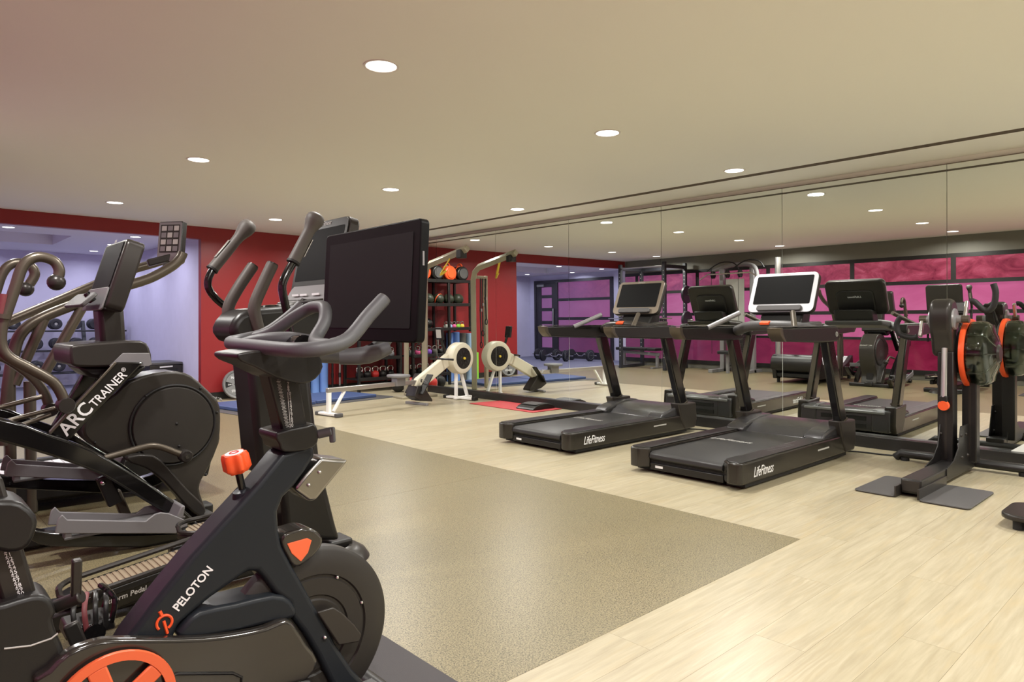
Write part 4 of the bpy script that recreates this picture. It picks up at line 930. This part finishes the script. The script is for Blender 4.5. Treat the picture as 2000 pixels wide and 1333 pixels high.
# gas strut with orange knob
st_ = obj('gas_strut', cyl((6.045, 1.60, 0.62), (6.085, 1.605, 1.0), 0.021, 18), 'silver', ub)
obj('strut_clevis', obox((6.05, 1.60, 0.60), (0.05, 0.05, 0.06)), 'blackp', st_, bevel=0.006)
obj('adjust_knob', lathe([(0, -0.02), (0.036, -0.02), (0.040, -0.008), (0.040, 0.008), (0.036, 0.02), (0, 0.02)], (6.045, 1.60, 0.555), (1, 0, 0.1), 24), 'orange', ub)
# fluid tank with orange ring
tc = Vector((6.38, 1.43, 0.955))
rg_ = obj('tank_ring', lathe([(0.245, -0.018), (0.270, -0.018), (0.274, 0.0), (0.270, 0.018), (0.245, 0.018), (0.245, -0.018)], tc+Vector((0, 0.075, 0)), (0, 1, 0), 64), 'orange', ub)
tk_ = obj('fluid_tank', lathe([(0, -0.115), (0.10, -0.115), (0.14, -0.10), (0.18, -0.085), (0.225, -0.075), (0.25, -0.045), (0.256, 0.0), (0.250, 0.06), (0, 0.06)], tc, (0, 1, 0), 64), 'tank', ub)
obj('tank_water', lathe([(0, -0.100), (0.095, -0.100), (0.135, -0.088), (0.175, -0.072), (0.215, -0.062), (0.238, -0.04), (0.244, 0.0), (0.238, 0.05), (0, 0.05)], tc, (0, 1, 0), 48), 'tankwater', tk_)
for k in range(10):
    a_ = 2*math.pi*k/10; d_ = Vector((math.cos(a_), 0, math.sin(a_)))
    obj('tank_rib', tube([tc+d_*0.10+Vector((0, -0.117, 0)), tc+d_*0.18+Vector((0, -0.088, 0)), tc+d_*0.228+Vector((0, -0.076, 0)), tc+d_*0.257+Vector((0, -0.02, 0)), tc+d_*0.255+Vector((0, 0.05, 0))], 0.005, 6), 'tank', tk_)
obj('tank_cap', lathe([(0, -0.13), (0.06, -0.13), (0.075, -0.115)], tc, (0, 1, 0), 28), 'graphite', tk_)
obj('tank_shell', lathe([(0.245, 0.0), (0.235, 0.03), (0.10, 0.05), (0, 0.05)], tc+Vector((0, 0.09, 0)), (0, 1, 0), 48), 'blackp', ub)
obj('tank_bracket', box(6.28, 6.42, 1.46, 1.54, 0.90, 1.04), 'blackp', ub, bevel=0.01)
# console on a stalk
cn = obj('console', slab(rrect(0.15, 0.11, 0.012), 0.03, (6.38, 1.60, 1.32), (0, -1, 0), (0.5, 0, 1)), 'blackp', ub, bevel=0.005)
obj('console_screen', slab(rrect(0.12, 0.075, 0.004), 0.001, (6.378, 1.60, 1.325), (0, 1, 0), (0.5, 0, 1)), 'midgrey', cn)
obj('console_stalk', tube([(6.40, 1.60, 1.30), (6.40, 1.56, 1.15), (6.34, 1.50, 1.02)], 0.014, 10, sm=3), 'blackp', ub)
# stabiliser of a machine entering at the frame edge
fs = thing('step_bench', 'black low step bench, its corner entering beside the ergometer mat', 'bench', (4.95, 0.62, 0))
obj('step_top', prismz([(x+4.98, y+0.58) for x, y in rrect(0.42, 0.82, 0.10)], 0.055, 0.09), 'graphite', fs, bevel=0.012, seg=3)
for x, y in ((4.83, 0.90), (5.12, 0.90), (4.83, 0.26), (5.12, 0.26)):
    obj('foot', cyl((x, y, 0), (x, y, 0.06), 0.028, 14), 'blackm', fs)
# ================================================================ rower, mats, storage by the red wall
def lobj(name, bm, m, parent, **k): return obj(name, bm, m, parent, local=True, **k)
rw = thing('rowing_machine', 'pale grey air rowing machine with round caged flywheel beside the mirror', 'rower', (4.17, 7.98, 0), rz=math.radians(9))
lobj('monorail', box(0.0, 1.72, -0.028, 0.028, 0.30, 0.36), 'silver', rw, bevel=0.006)
lobj('rear_leg', rbar((0.03, 0, 0.32), (0.03, 0, 0.03), 0.05, 0.05, up=(1, 0, 0)), 'white', rw, bevel=0.006)
lobj('rear_brace', rbar((0.28, 0, 0.31), (0.10, 0, 0.05), 0.04, 0.03, up=(1, 0, 0)), 'white', rw, bevel=0.005)
rf = lobj('rear_foot', box(-0.01, 0.07, -0.20, 0.20, 0.012, 0.045), 'white', rw, bevel=0.008)
for y in (-0.20, 0.20): lobj('foot_cap', box(-0.02, 0.08, y-0.03, y+0.03, 0.0, 0.05), 'midgrey', rf, bevel=0.01)
bmn = prism([(1.50, 0.27), (1.56, 0.38), (2.20, 0.72), (2.42, 0.74), (2.40, 0.52), (2.20, 0.52), (1.70, 0.25)], -0.045, 0.045)
lobj('main_frame', bmn, 'cream', rw, bevel=0.012)
fc_ = Vector((2.43, -0.05, 0.645))
fwh = lobj('flywheel_cage', lathe([(0.165, -0.095), (0.185, -0.098), (0.232, -0.085), (0.245, -0.06), (0.245, 0.06), (0.232, 0.085), (0.165, 0.095)], fc_, (0, 1, 0), 48), 'cream', rw)
for s_ in (-1, 1):
    lobj('cage_grille', lathe([(0.175, 0.0), (0.172, 0.004), (0.0, 0.018)], fc_+Vector((0, s_*0.088, 0)), (0, s_, 0), 40), 'blackp', fwh)
for k in range(10):
    a = 2*math.pi*k/10; d = Vector((math.cos(a), 0, math.sin(a)))
    lobj('grille_rib', rbar(fc_+d*0.03+Vector((0, -0.107, 0)), fc_+d*0.165+Vector((0, -0.095, 0)), 0.004, 0.005, up=(0, 1, 0)), 'graphite', fwh)
for r_ in (0.06, 0.10, 0.14):
    lobj('grille_ring', torus(fc_+Vector((0, -0.108+0.004*(r_/0.05), 0)), r_, 0.003, (0, 1, 0), 32, 6), 'graphite', fwh)
lobj('cage_hub', lathe([(0, -0.125), (0.018, -0.125), (0.02, -0.10)], fc_, (0, 1, 0), 14), 'yellow', fwh)
for x1 in (2.34, 2.60):
    lobj('front_leg', rbar((2.36 if x1 < 2.5 else 2.46, -0.05, 0.45), (x1+0.02, -0.05, 0.03), 0.05, 0.035, up=(1, 0, 0)), 'white', rw, bevel=0.006)
ff = lobj('front_foot', box(2.33, 2.70, -0.08, -0.02, 0.012, 0.05), 'white', rw, bevel=0.008)
lobj('cross_foot', box(2.44, 2.52, -0.33, 0.27, 0.006, 0.04), 'white', ff, bevel=0.008)
for y in (-0.33, 0.27): lobj('foot_cap', box(2.43, 2.53, y-0.03, y+0.03, 0.0, 0.055), 'blackp', ff, bevel=0.01)
st = lobj('seat', prismz([(x+1.22, y) for x, y in rrect(0.26, 0.32, 0.09)], 0.42, 0.46), 'lightgrey', rw, bevel=0.012)
lobj('seat_carriage', box(1.14, 1.30, -0.06, 0.06, 0.30, 0.42), 'silverp', st, bevel=0.006)
for s_ in (-1, 1):
    fs_ = lobj('footrest', obox((1.62, s_*0.13, 0.30), (0.34, 0.12, 0.02), (0.6, 0, 0.8), (-0.8, 0, 0.6)), 'blackp', rw, bevel=0.006)
    lobj('foot_strap', tube([(1.60, s_*0.13-0.06, 0.33), (1.55, s_*0.13, 0.38), (1.60, s_*0.13+0.06, 0.33)], 0.014, 6, sm=2, flat=(1, 0.3)), 'silverp', fs_)
lobj('footrest_base', prism([(1.44, 0.13), (1.56, 0.06), (1.80, 0.03), (1.80, 0.06), (1.62, 0.28), (1.50, 0.28)], -0.10, 0.10), 'graphite', rw, bevel=0.01)
lobj('mid_foot', box(1.55, 1.60, -0.22, 0.22, 0.0, 0.035), 'silverp', rw, bevel=0.006)
lobj('handle', tube([(2.10, -0.24, 0.64), (2.06, -0.1, 0.645), (2.06, 0.1, 0.645), (2.10, 0.24, 0.64)], 0.016, 10, sm=3), 'blackp', rw)
lobj('monitor_arm', tube([(2.30, 0.05, 0.66), (2.17, 0.06, 0.86), (2.14, 0.06, 0.98)], 0.022, 10, sm=2), 'blackp', rw)
mo = lobj('monitor', obox((2.11, 0.06, 1.03), (0.04, 0.15, 0.19), (1, 0, 0.15)), 'blackp', rw, bevel=0.008)
lobj('monitor_screen', obox((2.088, 0.06, 1.025), (0.004, 0.10, 0.13), (1, 0, 0.15)), 'lettergrey', mo)
# mats on the floor
tag(obj('exercise_mat', prismz([(6.32, 6.42), (6.88, 6.42), (6.90, 7.72), (6.35, 7.78)], 0.001, 0.011), 'red_mat', bevel=0.004), 'thin red exercise mat lying along the foot of the mirror', 'mat')
abm = thing('ab_mat', 'small black curved sit-up pad lying on the red mat', 'sit-up pad', (6.62, 6.68, 0.012))
obj('pad_body', prism(smoothpts([(6.42, 0.014), (6.46, 0.05), (6.58, 0.085), (6.72, 0.085), (6.83, 0.05), (6.86, 0.014)], 2, False), 6.52, 6.86), 'blackp', abm, bevel=0.008)
obj('pad_top', prism([(6.50, 0.078), (6.58, 0.091), (6.70, 0.091), (6.76, 0.080), (6.70, 0.075), (6.56, 0.075)], 6.55, 6.83), 'midgrey', abm, bevel=0.004)
ra = math.radians(9.5)
def mat_at(nm, label, cx, cy, w, d, z0, z1, m, rot):
    c_, s_ = math.cos(rot), math.sin(rot)
    return tag(obj(nm, prismz([(cx+c_*x-s_*y, cy+s_*x+c_*y) for x, y in rrect(w, d, 0.02)], z0, z1), m, bevel=0.008), label, 'mat')
mat_at('floor_mat', 'thin dark grey underlay mat beneath the blue gym mats', 4.62, 9.64, 2.75, 1.20, 0.001, 0.008, 'midgrey', ra)
mat_at('gym_mat', 'blue padded gym mat beside the leaning weight plate', 3.99, 9.60, 1.15, 1.0, 0.009, 0.055, 'blue_mat', ra)
mat_at('gym_mat', 'blue padded gym mat behind the rowing machine rail', 5.16, 9.80, 1.12, 0.95, 0.009, 0.055, 'blue_mat', ra)
# weight plate leaning on the red wall
wp = thing('weight_plate', 'grey cast weight plate leaning against the red wall', 'weight plate', (4.08, 10.72, 0))
wc_ = Vector((4.08, 10.72, 0.232)); wa_ = Vector((0.0, -1, 0.16)).normalized(); wu = Vector((0, 0.16, 1)).normalized()
obj('plate_rim', lathe([(0.185, -0.02), (0.19, 0.022), (0.20, 0.030), (0.222, 0.030), (0.226, 0.022), (0.226, -0.02), (0.185, -0.02)], wc_, wa_, 56), 'plate_grey', wp)
obj('plate_backing', lathe([(0, 0.004), (0.188, 0.004), (0.188, -0.015), (0, -0.015)], wc_, wa_, 40), 'blackm', wp)
obj('plate_hub', lathe([(0.026, -0.02), (0.026, 0.034), (0.040, 0.034), (0.044, 0.01)], wc_, wa_, 28), 'plate_grey', wp)
pa_ = Vector((1, 0, 0))
for k in range(4):
    a0 = math.pi/4+k*math.pi/2
    poly = [(0.045*math.cos(a0-0.75), 0.045*math.sin(a0-0.75))]+[(0.188*math.cos(a0+q), 0.188*math.sin(a0+q)) for q in (-0.52, -0.26, 0, 0.26, 0.52)]+[(0.045*math.cos(a0+0.75), 0.045*math.sin(a0+0.75))]
    obj('plate_web', slab(poly, 0.014, wc_+wa_*0.020, pa_, wu) if False else slab(poly, -0.016, wc_+wa_*0.004, pa_, wu), 'plate_grey', wp)
for body, off, sz in (('HAMMER', 0.105, 0.058), ('STRENGTH', -0.105, 0.052)):
    text('lettering', body, wc_+wa_*0.0225+wu*off, pa_, wu, sz, 'letterwhite', wp, width=0.20, bold=0.001)
for dx in (-0.11, 0.11):
    text('lettering', '20KG', wc_+wa_*0.0225+pa_*dx, pa_, wu, 0.036, 'letterwhite', wp, width=0.085)
# foam rolls standing against the red wall
for k, (x, m_, hh, lab) in enumerate(((4.92, 'green', 0.55, 'short bright green foam roll, first in the row on the red wall'), (5.08, 'lblue_foam', 0.95, 'pale blue foam roll beside the green one'), (5.25, 'grey_foam', 0.96, 'dark grey foam roll between the blue ones'),
        (5.42, 'blue_foam', 0.98, 'blue foam roll next to the dark grey roll'), (5.58, 'blue_foam', 0.97, 'last blue foam roll, nearest the kettlebell rack'))):
    r_ = 0.076
    tag(obj('foam_roll', lathe([(0.02, 0.0), (r_-0.004, 0.0), (r_, 0.004), (r_, hh-0.006), (r_-0.006, hh), (0.022, hh), (0.018, hh-0.03), (0, hh-0.03)], (x, 10.80, 0.0), (0, 0, 1), 24), m_), lab, 'foam roll', 'foam rolls on the red wall')
# upright bars leaning in a floor holder
for k, (x, m_, lab) in enumerate(((5.74, 'blackp', 'black weighted bar standing beside the blue foam rolls'), (5.88, 'silver', 'steel bar standing beside the kettlebell rack'))):
    b_ = thing('weighted_bar', lab, 'bar', (x, 10.78, 0))
    obj('shaft', cyl((x, 10.78, 0.02), (x, 10.78, 1.00), 0.018, 14), m_, b_)
    obj('end_cap', cyl((x, 10.78, 0.0), (x, 10.78, 0.10), 0.027, 14), 'blackm', b_)
    obj('grip_ring', cyl((x, 10.78, 0.24), (x, 10.78, 0.32), 0.023, 14), 'blackm', b_)
# storage rack with five tiers
sr = thing('storage_rack', 'black five-tier storage rack of balls and kettlebells by the mirror corner', 'rack', (6.3, 10.5, 0))
TX0, TX1, TY0, TY1 = 5.98, 6.82, 10.28, 10.80
TZ = (0.22, 0.58, 1.06, 1.52, 1.97)
for x in (TX0, TX1):
    for y in (TY0+0.02, TY1-0.02):
        obj('post', box(x-0.025, x+0.025, y-0.02, y+0.02, 0, 1.968), 'blackp', sr, bevel=0.005)
for z_ in TZ:
    sh_ = obj('shelf', box(TX0-(0.55 if z_ > 1.0 else 0), TX1, TY0, TY1, z_-0.02, z_), 'blackm', sr, bevel=0.004)
    obj('shelf_lip', box(TX0-(0.55 if z_ > 1.0 else 0), TX1, TY0-0.012, TY0, z_-0.03, z_+0.03), 'blackp', sh_, bevel=0.003)
for y in (TY0+0.02, TY1-0.02):
    obj('post', box(TX0-0.55, TX0-0.50, y-0.02, y+0.02, 1.0, 1.968), 'blackp', sr, bevel=0.005)
# kettlebells
def kettlebell(x, y, z, r, m_, lab):
    k_ = thing('kettlebell', lab, 'kettlebell', (x, y, z), 'kettlebells on the storage rack')
    obj('bell', lathe([(0, 0), (r*0.62, 0), (r*0.92, r*0.35), (r, r*0.85), (r*0.88, r*1.35), (r*0.5, r*1.72), (0, r*1.8)], (x, y, z), (0, 0, 1), 20), m_, k_)
    obj('handle', tube([(x-r*0.55, y, z+r*1.5), (x-r*0.78, y, z+r*2.1), (x-r*0.6, y, z+r*2.6), (x, y, z+r*2.72), (x+r*0.6, y, z+r*2.6), (x+r*0.78, y, z+r*2.1), (x+r*0.55, y, z+r*1.5)], r*0.19, 10, sm=2), 'chrome', k_)
kc = ['blackp', 'grey_foam', 'purple', 'green', 'pink', 'lightgrey']
kn_ = ['black', 'dark grey', 'purple', 'green', 'pink', 'pale grey']
for k in range(6):
    kettlebell(TX0+0.09+0.132*k, 10.47, TZ[1]+0.003, 0.060, kc[k], '%s kettlebell with steel handle on the middle shelf of the storage rack' % kn_[k])
for k in range(5):
    kettlebell(TX0+0.11+0.155*k, 10.47, TZ[0]+0.003, 0.072, 'blackp' if k != 2 else 'redball', ('black' if k != 2 else 'red')+' kettlebell on the lowest rack shelf, %s from the foam rolls' % ('first', 'second', 'third', 'fourth', 'fifth')[k])
small = [('yellow', 'yellow'), ('green', 'green'), ('pink', 'pink'), ('lblue_foam', 'pale blue'), ('white', 'white')]
for k in range(5):
    kettlebell(5.54+0.10*k, 10.45, TZ[2]+0.003, 0.048, small[k][0], 'small %s kettlebell on the third rack shelf' % small[k][1])
for k, x in enumerate((6.35, 6.62)):
    tag(obj('stability_dome', sphere((x, 10.5, TZ[2]+0.107), 0.115, 20, sz=0.9), 'blackg'), 'glossy black %s ball on the third rack shelf' % ('smaller' if k == 0 else 'larger'), 'ball')
# medicine balls
for k in range(5):
    x = 5.59+0.24*k
    b_ = tag(obj('medicine_ball', sphere((x, 10.5, TZ[3]+0.111), 0.108, 22), 'olive'), 'dark green medicine ball, %s from the mirror on the fourth rack shelf' % ('fifth', 'fourth', 'third', 'second', 'first')[k], 'ball', 'medicine balls on the rack')
    if k == 2: obj('ball_stripe', torus((x, 10.5, TZ[3]+0.111), 0.104, 0.012, (0.4, 1, 0.5), 28, 6), 'orange', b_)
# soft balls / bags on the top shelf
for k in range(4):
    x = 5.61+0.303*k; o_ = k % 2
    b_ = thing('power_bag', ('orange-ended' if o_ else 'black')+' padded power bag on the top rack shelf, %s from the mirror' % ('fourth', 'third', 'second', 'first')[k], 'power bag', (x, 10.5, TZ[4]))
    obj('bag_body', cyl((x, 10.30, TZ[4]+0.153), (x, 10.75, TZ[4]+0.153), 0.142, 24), 'blackp' if not o_ else 'orange', b_, bevel=0.03, seg=3)
    obj('bag_end', cyl((x, 10.285, TZ[4]+0.153), (x, 10.305, TZ[4]+0.153), 0.10, 20), 'orange' if o_ else 'midgrey', b_, bevel=0.006)
    obj('bag_strap', torus((x, 10.40, TZ[4]+0.153), 0.1445, 0.006, (0, 1, 0), 28, 6), 'lettergrey' if o_ else 'orange', b_)
    obj('bag_handle', tube([(x, 10.34, TZ[4]+0.29), (x, 10.38, TZ[4]+0.34), (x, 10.46, TZ[4]+0.34), (x, 10.50, TZ[4]+0.29)], 0.012, 8, sm=2), 'orange', b_)
for k, (x, y) in enumerate(((6.75, 9.86), (6.52, 9.92))):
    tag(obj('slam_ball', sphere((x, y, 0.12), 0.12, 22), 'redball' if k == 0 else 'blackm'), ('red' if k == 0 else 'black')+' slam ball on the floor behind the rower flywheel', 'ball')
# suspension station beside the mirror
ss = thing('suspension_station', 'beige metal suspension post with long overhead arm and hanging black straps', 'training frame', (6.4, 9.02, 0))
po = obj('main_post', tube([(6.44, 9.03, 0.04), (6.44, 9.03, 1.92), (6.44, 8.99, 2.05), (6.44, 8.88, 2.13), (6.45, 7.95, 2.31)], 0.062, 4, sm=0, flat=(1, 1)), 'greige_metal', ss, smooth=30, bevel=0.01)
bm = bmesh.new()
for k in range(20):
    cyl((6.392, 9.03, 0.25+0.085*k), (6.398, 9.03, 0.25+0.085*k), 0.011, 10, bm)
hl = obj('post_hole', bm, 'slot_dark', po); hl['kind'] = 'stuff'
obj('arm_clamp', box(6.38, 6.50, 8.02, 8.14, 2.17, 2.30), 'blackp', ss, bevel=0.01)
obj('side_post', box(6.09, 6.15, 9.05, 9.11, 0.04, 2.0), 'greige_metal', ss, bevel=0.008)
obj('top_link', rbar((6.12, 9.08, 1.97), (6.44, 9.03, 1.97), 0.05, 0.05), 'greige_metal', ss, bevel=0.006)
obj('base_plate', box(5.95, 6.62, 8.92, 9.20, 0.0, 0.035), 'greige_metal', ss, bevel=0.008)
for x, y, zt, zb in ((6.30, 9.0, 1.95, 0.85), (6.24, 9.02, 1.95, 1.05), (6.18, 9.0, 1.95, 1.25)):
    sp_ = obj('strap', tube([(x, y, zt), (x+0.015, y, (zt+zb)/2), (x, y, zb)], 0.016, 6, flat=(1, 0.3)), 'blackm', ss)
    obj('strap_loop', torus((x, y, zb-0.05), 0.05, 0.009, (1, 0.4, 0), 20, 6), 'blackm', sp_)
    obj('strap_buckle', obox((x, y-0.012, (zt+zb)/2), (0.03, 0.012, 0.05)), 'silver', sp_)
obj('yellow_strap', tube([(6.44, 8.35, 2.20), (6.40, 8.45, 2.05), (6.37, 8.52, 1.93), (6.41, 8.42, 2.0)], 0.02, 8, sm=3, flat=(1, 0.35)), 'yellow', ss)
# ================================================================ annex: dumbbell rack, cabinet, curl bars
dk = thing('dumbbell_rack', 'black three-tier dumbbell rack along the lavender back wall', 'rack', (2.3, 14.95, 0))
DZ = (0.30, 0.70, 1.06); DY = (14.72, 14.88, 15.02)
for x in (0.60, 2.83, 3.46):
    obj('rack_upright', rbar((x, 14.70, 0.0), (x, 15.18, 1.22), 0.06, 0.08), 'dumbbell', dk, bevel=0.006)
    obj('rack_foot', box(x-0.03, x+0.03, 14.55, 15.25, 0.0, 0.05), 'dumbbell', dk, bevel=0.006)
for z_, y_ in zip(DZ, DY):
    for dy, dz in ((-0.11, -0.004), (0.11, -0.004)):
        obj('rack_rail', rbar((0.45, y_+dy, z_-0.02+dz), (3.52, y_+dy, z_-0.02+dz), 0.045, 0.03), 'dumbbell', dk, bevel=0.004)
# one dumbbell, then copies
d0 = thing('dumbbell', 'black rubber dumbbell', 'dumbbell', (0, 0, 0), 'dumbbells on the annex rack')
for s_ in (-1, 1):
    h_ = lobj('head', lathe([(0, 0.055), (0.085, 0.055), (0.102, 0.067), (0.102, 0.135), (0.088, 0.152), (0.05, 0.154), (0.045, 0.15), (0, 0.15)], (0, 0, 0.102), (0, s_, 0.0), 20), 'dumbbell', d0)
    lobj('head_badge', lathe([(0, 0.1515), (0.024, 0.1515), (0.024, 0.149)], (0, 0, 0.102), (0, s_, 0), 18), 'lettergrey', h_)
lobj('grip', cyl((0, -0.058, 0.102), (0, 0.058, 0.102), 0.016, 12), 'silver', d0)
ordn = ('first', 'second', 'third', 'fourth', 'fifth', 'sixth', 'seventh', 'eighth', 'ninth')
first = True
for ti, (z_, y_) in enumerate(zip(DZ, DY)):
    for k in range(9):
        lab = 'black dumbbell on the %s tier of the annex rack, %s from the side wall' % (('lowest', 'middle', 'top')[ti], ordn[8-k])
        lc_ = (0.78+0.315*k, y_, z_+0.008)
        if first: d0.location = lc_; d0['label'] = lab; first = False
        else: dup(d0, lc_, lab)
# black storage box near the side wall
cb_ = thing('storage_cabinet', 'dark grey cabinet with a white label against the annex side wall', 'cabinet', (3.38, 12.1, 0))
obj('box_body', box(3.10, 3.585, 11.75, 12.45, 0.0, 0.52), 'graphite', cb_, bevel=0.012)
obj('box_lid', box(3.09, 3.59, 11.74, 12.46, 0.52, 0.56), 'midgrey', cb_, bevel=0.01)
obj('box_panel', box(3.16, 3.52, 11.742, 11.75, 0.06, 0.46), 'blackm', cb_, bevel=0.004)
obj('box_label', obox((3.34, 11.7385, 0.49), (0.19, 0.003, 0.022), (1, 0, 0.06)), 'letterwhite', cb_, smooth=0)
# curl bars with plates on the annex floor
for k, (x, y, rz_) in enumerate(((-0.35, 13.75, 0.15), (-0.05, 13.2, -0.1), (-0.65, 12.75, 0.2))):
    e_ = thing('curl_bar', ('chrome curl bar with black plates on the annex floor, %s' % ('closest to the door', 'in the middle', 'closest to the power rack')[k]), 'barbell', (x, y, 0), 'curl bars on the annex floor', rz=rz_+math.pi/2*0.9)
    lobj('bar', tube([(-0.6, 0, 0.16), (-0.22, 0, 0.16), (-0.15, 0, 0.20), (-0.07, 0, 0.14), (0.07, 0, 0.14), (0.15, 0, 0.20), (0.22, 0, 0.16), (0.6, 0, 0.16)], 0.014, 10), 'chrome', e_)
    for s_ in (-1, 1):
        for q in range(2):
            pl_ = lobj('plate', lathe([(0.02, -0.015), (0.15, -0.015), (0.16, -0.008), (0.16, 0.008), (0.15, 0.015), (0.02, 0.015)], (s_*(0.34+0.05*q), 0, 0.16), (1, 0, 0), 28), 'dumbbell', e_)
            lobj('plate_ring', torus((s_*(0.34+0.05*q+0.016), 0, 0.16), 0.11, 0.004, (1, 0, 0), 28, 6), 'silverp', pl_)
# ================================================================ seen only in the mirror: power rack, bench, cable machine
pr_ = thing('power_rack', 'tall black power rack with perforated posts, seen in the mirror before the pink panes', 'power rack', (0.33, 9.6, 0))
for x in (-0.12, 0.74):
    for y in (9.0, 10.25):
        p_ = obj('rack_post', box(x-0.038, x+0.038, y-0.038, y+0.038, 0, 2.50), 'dumbbell', pr_, bevel=0.005)
        bm = bmesh.new()
        for k in range(22):
            cyl((x+0.037, y, 0.3+0.095*k), (x+0.040, y, 0.3+0.095*k), 0.012, 8, bm)
        q_ = obj('post_hole', bm, 'lettergrey', p_); q_['kind'] = 'stuff'
for y in (9.0, 10.25):
    obj('rack_beam', box(-0.12, 0.74, y-0.035, y+0.035, 2.36, 2.44), 'dumbbell', pr_, bevel=0.005)
    obj('rack_sill', box(-0.17, 0.79, y-0.035, y+0.035, 0.0, 0.07), 'dumbbell', pr_, bevel=0.005)
obj('chin_bar', cyl((0.74, 9.0, 2.40), (0.74, 10.25, 2.40), 0.018, 14), 'silver', pr_)
obj('back_beam', box(-0.16, -0.08, 9.0, 10.25, 2.36, 2.44), 'dumbbell', pr_, bevel=0.005)
bb2 = obj('barbell', cyl((0.83, 8.75, 1.20), (0.83, 10.55, 1.20), 0.015, 12), 'chrome', pr_)
for y in (9.06, 10.19): obj('bar_hook', box(0.77, 0.87, y-0.02, y+0.02, 1.13, 1.19), 'dumbbell', bb2, bevel=0.004)
for k, z_ in enumerate((1.75, 1.15)):
    pl_ = obj('stored_plate', lathe([(0.025, -0.03), (0.20, -0.03), (0.21, -0.02), (0.21, 0.02), (0.20, 0.03), (0.025, 0.03)], (0.0, 8.88, z_), (0, 1, 0), 28), 'dumbbell', pr_)
    obj('plate_peg', cyl((0.0, 8.72, z_), (0.0, 9.0, z_), 0.022, 12), 'silver', pl_)
bn = thing('weight_bench', 'black adjustable weight bench standing inside the power rack', 'bench', (0.33, 9.7, 0))
obj('bench_seat', box(0.17, 0.53, 9.42, 9.66, 0.42, 0.49), 'blackm', bn, bevel=0.015)
obj('bench_back', box(0.19, 0.51, 9.70, 10.60, 0.42, 0.49), 'blackm', bn, bevel=0.015)
obj('bench_spine', rbar((0.35, 9.42, 0.33), (0.35, 10.5, 0.38), 0.07, 0.07), 'silverp', bn, bevel=0.006)
for y in (9.48, 10.45):
    obj('bench_leg', box(0.32, 0.38, y-0.03, y+0.03, 0.03, 0.36), 'silverp', bn, bevel=0.005)
    obj('bench_foot', box(0.11, 0.59, y-0.03, y+0.03, 0.0, 0.04), 'silverp', bn, bevel=0.006)
cm_ = thing('cable_machine', 'silver dual cable machine with pulleys and weight stack beside the power rack', 'cable machine', (0.2, 7.5, 0))
for y in (7.20, 7.92):
    obj('column', box(0.02, 0.12, y-0.05, y+0.05, 0, 2.30), 'silverp', cm_, bevel=0.008)
    obj('column_foot', box(-0.25, 0.62, y-0.05, y+0.05, 0, 0.07), 'silverp', cm_, bevel=0.008)
obj('top_arch', tube([(0.07, 8.15, 2.26), (0.07, 7.7, 2.36), (0.12, 7.3, 2.36), (0.24, 7.05, 2.26), (0.28, 6.98, 2.0), (0.28, 6.98, 1.7)], 0.045, 12, sm=4), 'silverp', cm_)
for dx, ya, yb in ((0.25, 8.2, 7.55), (0.40, 7.5, 6.9)):
    obj('guide_arm', tube([(dx, ya, 2.25), (dx, (ya+yb)/2, 2.42), (dx, yb, 2.40), (dx+0.05, yb-0.15, 2.25)], 0.014, 8, sm=3), 'blackm', cm_)
for y in (7.40, 7.70, 8.05):
    obj('pulley', lathe([(0.02, -0.02), (0.085, -0.02), (0.075, 0), (0.085, 0.02), (0.02, 0.02)], (0.24, y, 2.16), (0, 1, 0), 22), 'blackm', cm_)
    obj('cable', cyl((0.32, y, 0.4), (0.32, y, 2.16), 0.005, 6), 'blackm', cm_)
for k in range(14):
    obj('stack_plate', box(-0.10, 0.16, 7.38, 7.74, 0.12+0.052*k, 0.168+0.052*k), 'graphite', cm_, bevel=0.003)
obj('stack_shroud', box(0.17, 0.18, 7.34, 7.78, 1.0, 2.05), 'lettergrey', cm_, bevel=0.003)
obj('lat_bar', tube([(0.47, 8.25, 2.05), (0.47, 8.05, 2.16), (0.47, 7.05, 2.16), (0.47, 6.85, 2.05)], 0.015, 8), 'chrome', cm_)
obj('seat_pad', box(0.36, 0.68, 7.40, 7.72, 0.42, 0.49), 'blackm', cm_, bevel=0.015)
obj('seat_post', box(0.48, 0.54, 7.53, 7.59, 0.0, 0.42), 'silverp', cm_, bevel=0.005)
tag(obj('chrome_post', cyl((0.25, 6.55, 0.0), (0.25, 6.55, 2.45), 0.062, 20), 'silver', loc=(0.25, 6.55, 0)), 'chrome round post rising beside the cable machine', 'post')
